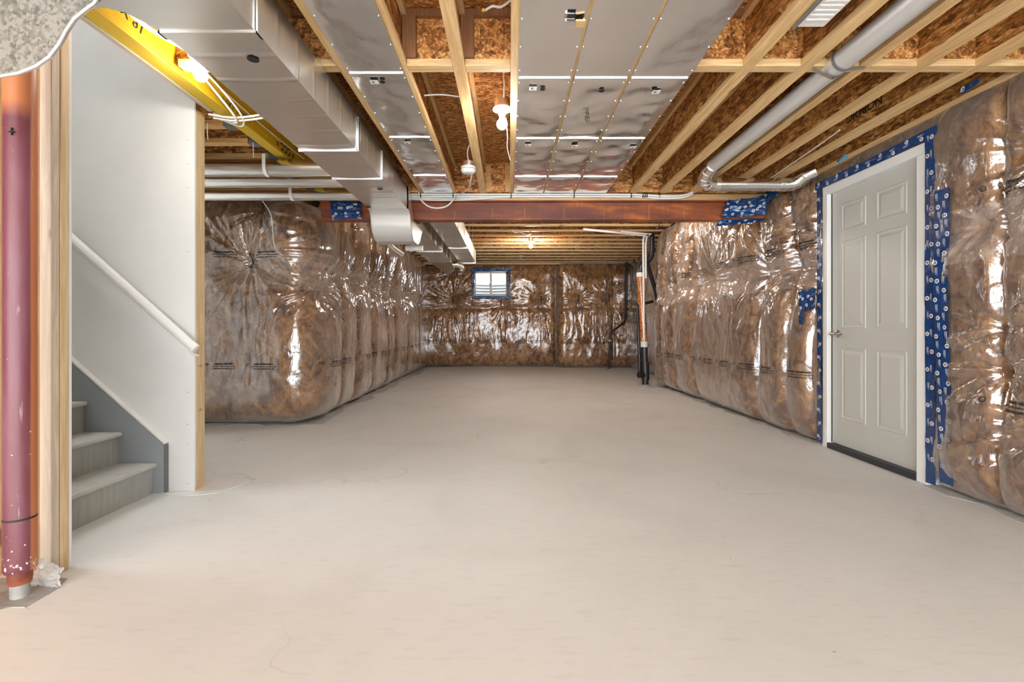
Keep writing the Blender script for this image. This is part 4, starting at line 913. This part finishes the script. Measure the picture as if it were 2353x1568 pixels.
# blue tape round the door : strips in the wall plane with printed discs
def tape_strip(yz_pts, wdt, label, x=2.712, rows=1, seed=1, xs=None, name='seam_tape'):
    P = np.array(yz_pts, float); seg = np.linalg.norm(np.diff(P, axis=0), axis=1); U = np.r_[0, np.cumsum(seg)]; L = U[-1]
    xs = xs if xs is not None else [x]*len(P)
    def S_(s, w_, off=0):
        y = np.interp(s, U, P[:, 0]); z = np.interp(s, U, P[:, 1]); s2 = np.minimum(s+.02, L); s1 = np.maximum(s-.02, 0)
        ty = np.interp(s2, U, P[:, 0])-np.interp(s1, U, P[:, 0]); tz = np.interp(s2, U, P[:, 1])-np.interp(s1, U, P[:, 1]); l = np.hypot(ty, tz)
        wv = w_*wdt/2*(1+.10*(vn(s*5, s*0, seed)-.5))
        X = np.interp(s, U, xs)-.007*(ridge(fbm(s*6, w_*1.2+3, seed+2))-.3)-off
        return np.stack([X, y-tz/l*wv, z+ty/l*wv], -1)
    s, w_ = np.meshgrid(np.linspace(0, L, max(12, int(L/.02))), np.linspace(-1, 1, 7))
    t = thing(name, (float(np.mean(xs)), float(P[:, 0].mean()), float(P[:, 1].min())), label, 'tape')
    gobj('tape_film', S_(s, w_), 'tape_blue', t)
    V = []; F = []; k = 14; r = min(.0145, wdt*.28)
    def ringp(sc_, wc):
        o = len(V)
        for rr in (r, r*.0+.0001):
            for q in range(k):
                an = 2*PI*q/k; V.append((sc_+rr*math.cos(an), wc+rr*math.sin(an)*2/wdt))
        F.extend([(o+q, o+(q+1) % k, o+k+(q+1) % k, o+k+q) for q in range(k)])
    inner = []
    for i in range(int(L/.115)):
        sc_ = .05+i*.115
        for rw in range(rows):
            wc = (.42 if (i+rw) % 2 else -.42) if rows == 1 else (-.6+1.2*rw/(rows-1))+(.15 if i % 2 else -.15)
            s2 = sc_+rw*.055
            if s2 > L-.02: continue
            ringp(s2, wc); inner.append((s2, wc)); o = len(V)
            for q in range(4):
                so, wo_, ln = s2-.03+.0, -wc*.8+.10*(q-1.5), (.05, .035, .045, .03)[q]
                V.extend([(so, wo_), (so+ln, wo_), (so+ln, wo_+.035), (so, wo_+.035)]); F.append((o+4*q, o+4*q+1, o+4*q+2, o+4*q+3))
    if V:
        A = np.array(V); A[:, 0] = np.clip(A[:, 0], 0, L); A[:, 1] = np.clip(A[:, 1], -1, 1)
        _mk('printed_mark', S_(A[:, 0], A[:, 1], .002), F, None, 'print_white', t)['kind'] = 'stuff'
        V2 = []; F2 = []
        for sc_, wc in inner:
            for q in (-1, 1):
                o = len(V2); dw = q*r*.30*2/wdt; V2 += [(sc_-r*.55, wc+dw-.0025*2/wdt), (sc_+r*.55, wc+dw-.0025*2/wdt), (sc_+r*.55, wc+dw+.0025*2/wdt), (sc_-r*.55, wc+dw+.0025*2/wdt)]; F2.append((o, o+1, o+2, o+3))
        A = np.array(V2); A[:, 1] = np.clip(A[:, 1], -1, 1)
        _mk('printed_numeral', S_(A[:, 0], A[:, 1], .003), F2, None, 'tape_blue', t)['kind'] = 'stuff'
    return t
tape_strip([(4.145, .03), (4.14, 1.0), (4.145, 2.27)], .062, 'blue tape strip down the left side of the door frame', seed=3)
tape_strip([(4.20, 2.268), (3.6, 2.265), (3.0, 2.28)], .066, 'blue tape strip across the top of the door frame', seed=5)
tape_strip([(3.055, 2.30), (3.058, 1.2), (3.05, .02)], .070, 'blue tape strip down the right side of the door frame', seed=7)
tape_strip([(2.93, 1.88), (2.935, 1.6), (2.955, 1.3), (2.945, .9), (2.93, .45), (2.925, .06)], .098, 'wide blue tape strip alone on the insulation right of the door', x=2.685, rows=2, seed=9, xs=[2.672, 2.68, 2.69, 2.69, 2.69, 2.70])
tape_patch('tape_patch', [(2.685, 4.36, 1.16), (2.69, 4.17, 1.20), (2.695, 4.17, 1.38), (2.66, 4.36, 1.36)], 'blue tape patch with a gap left of the door', 21, .014, 6, (-1, 0, 0))
tape_patch('tape_patch', [(2.67, 4.37, 1.06), (2.67, 4.31, 1.06), (2.67, 4.31, 1.17), (2.67, 4.37, 1.17)], 'small blue tape tab hanging below the patch left of the door', 22, .006, 1, (-1, 0, 0))
tape_patch('tape_patch', [(2.60, 4.98, 1.72), (2.60, 4.86, 1.73), (2.60, 4.86, 1.76), (2.60, 4.98, 1.75)], 'tiny blue tape piece on the middle right insulation', 23, .006, 1, (-1, 0, 0))
t = obj('film_knot', MB().tube([(2.62, 3.78, 2.36), (2.60, 3.74, 2.33), (2.59, 3.70, 2.335), (2.60, 3.66, 2.35)], [.012, .006, .014, .018], 10), 'blue_glove'); tag(t, 'knotted blue plastic tie above the door', 'tie')
tape_patch('tape_patch', [(2.60, 2.72, 2.36), (2.60, 2.62, 2.38), (2.60, 2.62, 2.41), (2.60, 2.72, 2.40)], 'dark blue tape where the insulation meets the last joist at upper right', 24, .006, 1, (-1, 0, 0))
ORD = ['first', 'second', 'third', 'fourth', 'fifth', 'sixth']
for i in range(6):
    y = 8.9+i*.55
    tape_patch('tape_patch', [(3.05, y+.06, 2.64), (3.05, y-.06, 2.64), (3.07, y-.06, 2.73), (3.07, y+.06, 2.73)], ORD[i]+' small dark blue tape tab from the drain stack along the far right insulation top', 30+i, .006, 1, (-1, 0, 0), group='tape tabs along the top of the far right insulation')
for i in range(5):
    y = 6.1+i*.45
    tape_patch('tape_patch', [(2.45+.05*i*0, y+.07, 2.68), (2.45, y-.07, 2.66), (2.50, y-.07, 2.75), (2.50, y+.07, 2.75)], ORD[i]+' dark blue tape tab behind the steel beam along the right insulation top', 40+i, .010, 1, (-1, 0, 0), group='tape tabs along the top of the right insulation behind the beam')

# ------------------------------------------------------------------ window
w1 = empty('window_1', (-.49, 12.7, 1.85)); struct(w1, 'small sliding basement window in the far wall')
X0, X1, Z0, Z1 = -.93, -.05, 1.865, 2.535
def wbar(d, n='window_frame', m='white_paint'): return box(n, d, m, w1, .004)
wbar((X0, X0+.045, 12.66, 12.74, Z0, Z1)); wbar((X1-.045, X1, 12.66, 12.74, Z0, Z1)); wbar((X0, X1, 12.66, 12.74, Z0, Z0+.045)); wbar((X0, X1, 12.66, 12.74, Z1-.045, Z1))
xm = (X0+X1)/2; wbar((xm-.03, xm+.03, 12.655, 12.735, Z0+.04, Z1-.04), 'mullion'); box('latch', (xm-.035, xm-.015, 12.64, 12.656, 2.15, 2.22), 'grey_label', w1)
for a, b_ in ((X0+.045, xm-.03), (xm+.03, X1-.045)): box('pane', (a, b_, 12.70, 12.706, Z0+.045, Z1-.045), 'glass', w1)
def wtape(d, lb, sd):
    x0, x1, z0, z1 = d; t = tape_patch('seam_tape', [(x0, 12.52, z0), (x1, 12.52, z0), (x1, 12.53, z1), (x0, 12.53, z1)], lb, sd, .015, 4)
wtape((X0-.08, X1+.08, Z1-.01, Z1+.10), 'blue tape above the far window', 51); wtape((X0-.08, X1+.08, Z0-.07, Z0+.01), 'blue tape below the far window', 52)
wtape((X0-.08, X0+.01, Z0, Z1), 'blue tape on the left side of the far window', 53); wtape((X1-.01, X1+.08, Z0, Z1), 'blue tape on the right side of the far window', 54)
# window well
V = []; F = []; zs = np.arange(1.5, 2.32, .012)
th = np.linspace(0, PI, 25)
for z in zs:
    rr = .015*math.sin(z*2*PI/.085)
    for a in th: V.append((-.49+(.80+rr)*math.cos(a), 12.96+(.75+rr)*math.sin(a), float(z)))
n = len(th)
for i in range(len(zs)-1):
    for k in range(n-1): F.append((i*n+k, i*n+k+1, (i+1)*n+k+1, (i+1)*n+k))
t = obj('window_well', MB().add(V, F, True), 'well_metal'); tag(t, 'corrugated metal window well outside the far window', 'window well')
t = box('well_gravel', (-1.3, .32, 12.96, 13.75, 1.45, 1.52), 'raw_concrete'); tag(t, 'gravel floor of the window well outside', 'gravel', kind='stuff')

# ------------------------------------------------------------------ pipes at the back right
t = thing('drain_stack', (2.42, 8.4, 0), 'thick black drain stack with orange wrapped middle near the right insulation', 'pipe')
def Pz(px, py, Y): return ((px-1170)/1090*Y, Y, H+(755-py)/1090*Y)
Yk = 8.35
obj('lower_pipe', MB().tube([Pz(1483, 886, Yk), Pz(1480, 790, Yk)], .057, 20), 'black_abs', t)
obj('coupling', MB().tube([Pz(1483, 872, Yk), Pz(1482, 832, Yk)], .070, 20), 'black_abs', t)
obj('coupling', MB().tube([Pz(1480, 798, Yk), Pz(1480, 785, Yk)], .062, 20), 'print_white', t)
obj('wrapped_pipe', MB().tube([Pz(1480, 786, Yk), Pz(1471, 636, Yk)], .060, 20), 'orange_wrap', t)
obj('coupling', MB().tube([Pz(1471, 637, Yk), Pz(1471, 627, Yk)], .064, 20), 'print_white', t)
obj('upper_bend', MB().tube([Pz(1471, 628, Yk), Pz(1472, 615, Yk), Pz(1480, 604, Yk), Pz(1490, 597, Yk), Pz(1496, 588, Yk), Pz(1497, 575, Yk), Pz(1497, 538, Yk)], .055, 18), 'black_abs', t)
obj('clean_out', MB().tube([Pz(1482, 862, Yk), Pz(1472, 862, Yk-.08), Pz(1468, 862, Yk-.10)], [.05, .05, .055], 16), 'black_abs', t)
obj('base_concrete', MB().lathe([(.11, -.01), (.09, .02), (.06, .035)], (Pz(1484, 886, Yk)[0], Yk, 0), 16), 'raw_concrete', t)
t = thing('vent_pipe', (2.3, 8.5, 0), 'thin black pipe beside the drain stack with an elbow into the wall', 'pipe')
obj('pipe_run', MB().tube([Pz(1470, 862, Yk), Pz(1468, 800, Yk), Pz(1465, 705, Yk), Pz(1466, 701, Yk+.02), Pz(1472, 700, Yk+.1), Pz(1500, 693, Yk+.2)], .026, 14), 'black_abs', t)
obj('pipe_joint', MB().tube([Pz(1469, 815, Yk), Pz(1469, 825, Yk)], .034, 14), 'black_abs', t)
t = thing('vent_pipe', (2.5, 8.5, 2), 'black pipe slanting behind the drain stack', 'pipe')
obj('pipe_run', MB().tube([Pz(1487, 605, Yk+.05), Pz(1506, 668, Yk+.25), Pz(1510, 690, Yk+.3)], .036, 14), 'black_abs', t)
t = thing('water_pipe', (2.3, 8.2, 1), 'white water pipe pair dropping in front of the drain stack', 'pipe')
Yw = 8.2
obj('pipe_run', MB().tube([Pz(1340, 527, 7.4), Pz(1400, 533, 7.6), Pz(1430, 536, 7.9), Pz(1488, 542, Yw), Pz(1479, 546, Yw), Pz(1478, 552, Yw), Pz(1479, 700, Yw), Pz(1480, 778, Yw), Pz(1476, 781, Yw)], .018, 10), 'cable_white', t)
obj('pipe_run', MB().tube([Pz(1428, 532, 7.9), Pz(1496, 538, Yw), Pz(1486, 546, Yw), Pz(1484, 560, Yw), Pz(1484, 640, Yw)], .016, 10), 'cable_white', t)
for px in (1462, 1487): obj('clip', MB().tube([Pz(px, 537, Yw-.02), Pz(px, 543, Yw-.02)], .028, 8), 'black_strap', t)
Yb = 12.0
t = thing('gas_pipe', (2.7, Yb, 0), 'thin black bent pipe in front of the far right insulation', 'pipe')
obj('pipe_run', MB().tube([Pz(1441, 602, 12.15), Pz(1440, 680, 12.15), Pz(1438, 735, 12.15), Pz(1434, 742, 12.1), Pz(1407, 762, Yb), Pz(1402, 768, Yb), Pz(1401, 800, Yb), Pz(1400, 852, Yb)], .026, 12), 'black_abs', t)
obj('pipe_run', MB().tube([Pz(1437, 604, 12.2), Pz(1436, 735, 12.2)], .018, 10), 'black_abs', t)
for py in (776, 783, 790, 812): obj('pipe_joint', MB().tube([Pz(1401, py-1.5, Yb), Pz(1401, py+1.5, Yb)], .034, 12), 'black_abs' if py != 783 else 'print_white', t)
cable('electric_cable', [Pz(1400, 840, Yb-.05), Pz(1395, 848, Yb-.05), Pz(1394, 855, 11.6), Pz(1399, 858, 11.3)], .008, 'black wire curling at the foot of the thin far pipe', 'black_abs')
cable('electric_cable', [Pz(1390, 608, 12.1), Pz(1393, 660, 12.1), Pz(1396, 720, 12.1), Pz(1402, 762, 12.05)], .006, 'thin dark wire hanging on the far right insulation', 'black_abs')
t = box('wall_sticker', (2.36, 2.44, 12.16, 12.165, 1.98, 2.04), 'print_white'); tag(t, 'small cream label on the far right insulation', 'label')
for (x, y, a, lb) in ((.28, 11.6, .08, 'white strip plate under the far joists beyond the lamp'), (-.6, 11.8, .3, 'white light fitting under the far joists above the window')):
    t = box('ceiling_strip', (x-a/2, x+a/2, y-(.35 if a < .1 else .04), y+(.35 if a < .1 else .04), BJ-.012, BJ-.001), 'white_paint'); tag(t, lb, 'strip')
cable('electric_cable', [(.05, 8.35, 2.74), (.12, 8.35, 2.70), (.18, 8.35, 2.72), (.3, 8.5, 2.70), (.4, 8.6, 2.735)], .012, 'crumpled white cable by the far lamp')

# unpainted concrete margins along the insulated walls
def margin(pts, wdt, nrm, label, seed, nm):
    P = np.array(pts, float); top = []; bot = []
    for i in range(40):
        q = i/39; p = P[0]*(1-q)+P[1]*q; w_ = wdt*(.55+.9*vn(np.array([i*.6]), np.array([seed*1.0]), 77)[0])
        top.append(tuple(p)); bot.append(tuple(p+np.array(nrm)*w_))
    struct(obj(nm, MB().prism(top+bot[::-1], .0004, .0022, 2), 'bare_concrete'), label)
margin([(-4.4, 5.12), (-1.98, 5.12)], .13, (0, -1), 'bare grey concrete margin at the foot of the left insulation face', 1, 'floor_2')
margin([(-2.2, 5.1), (-2.2, 12.4)], .16, (1, 0), 'bare grey concrete margin along the left insulated side wall', 2, 'floor_3')
margin([(2.80, 4.2), (2.80, 8.4)], .14, (-1, 0), 'bare grey concrete margin along the right insulated wall', 3, 'floor_4')
margin([(2.82, 1.2), (2.82, 3.08)], .12, (-1, 0), 'bare grey concrete margin right of the door', 4, 'floor_5')
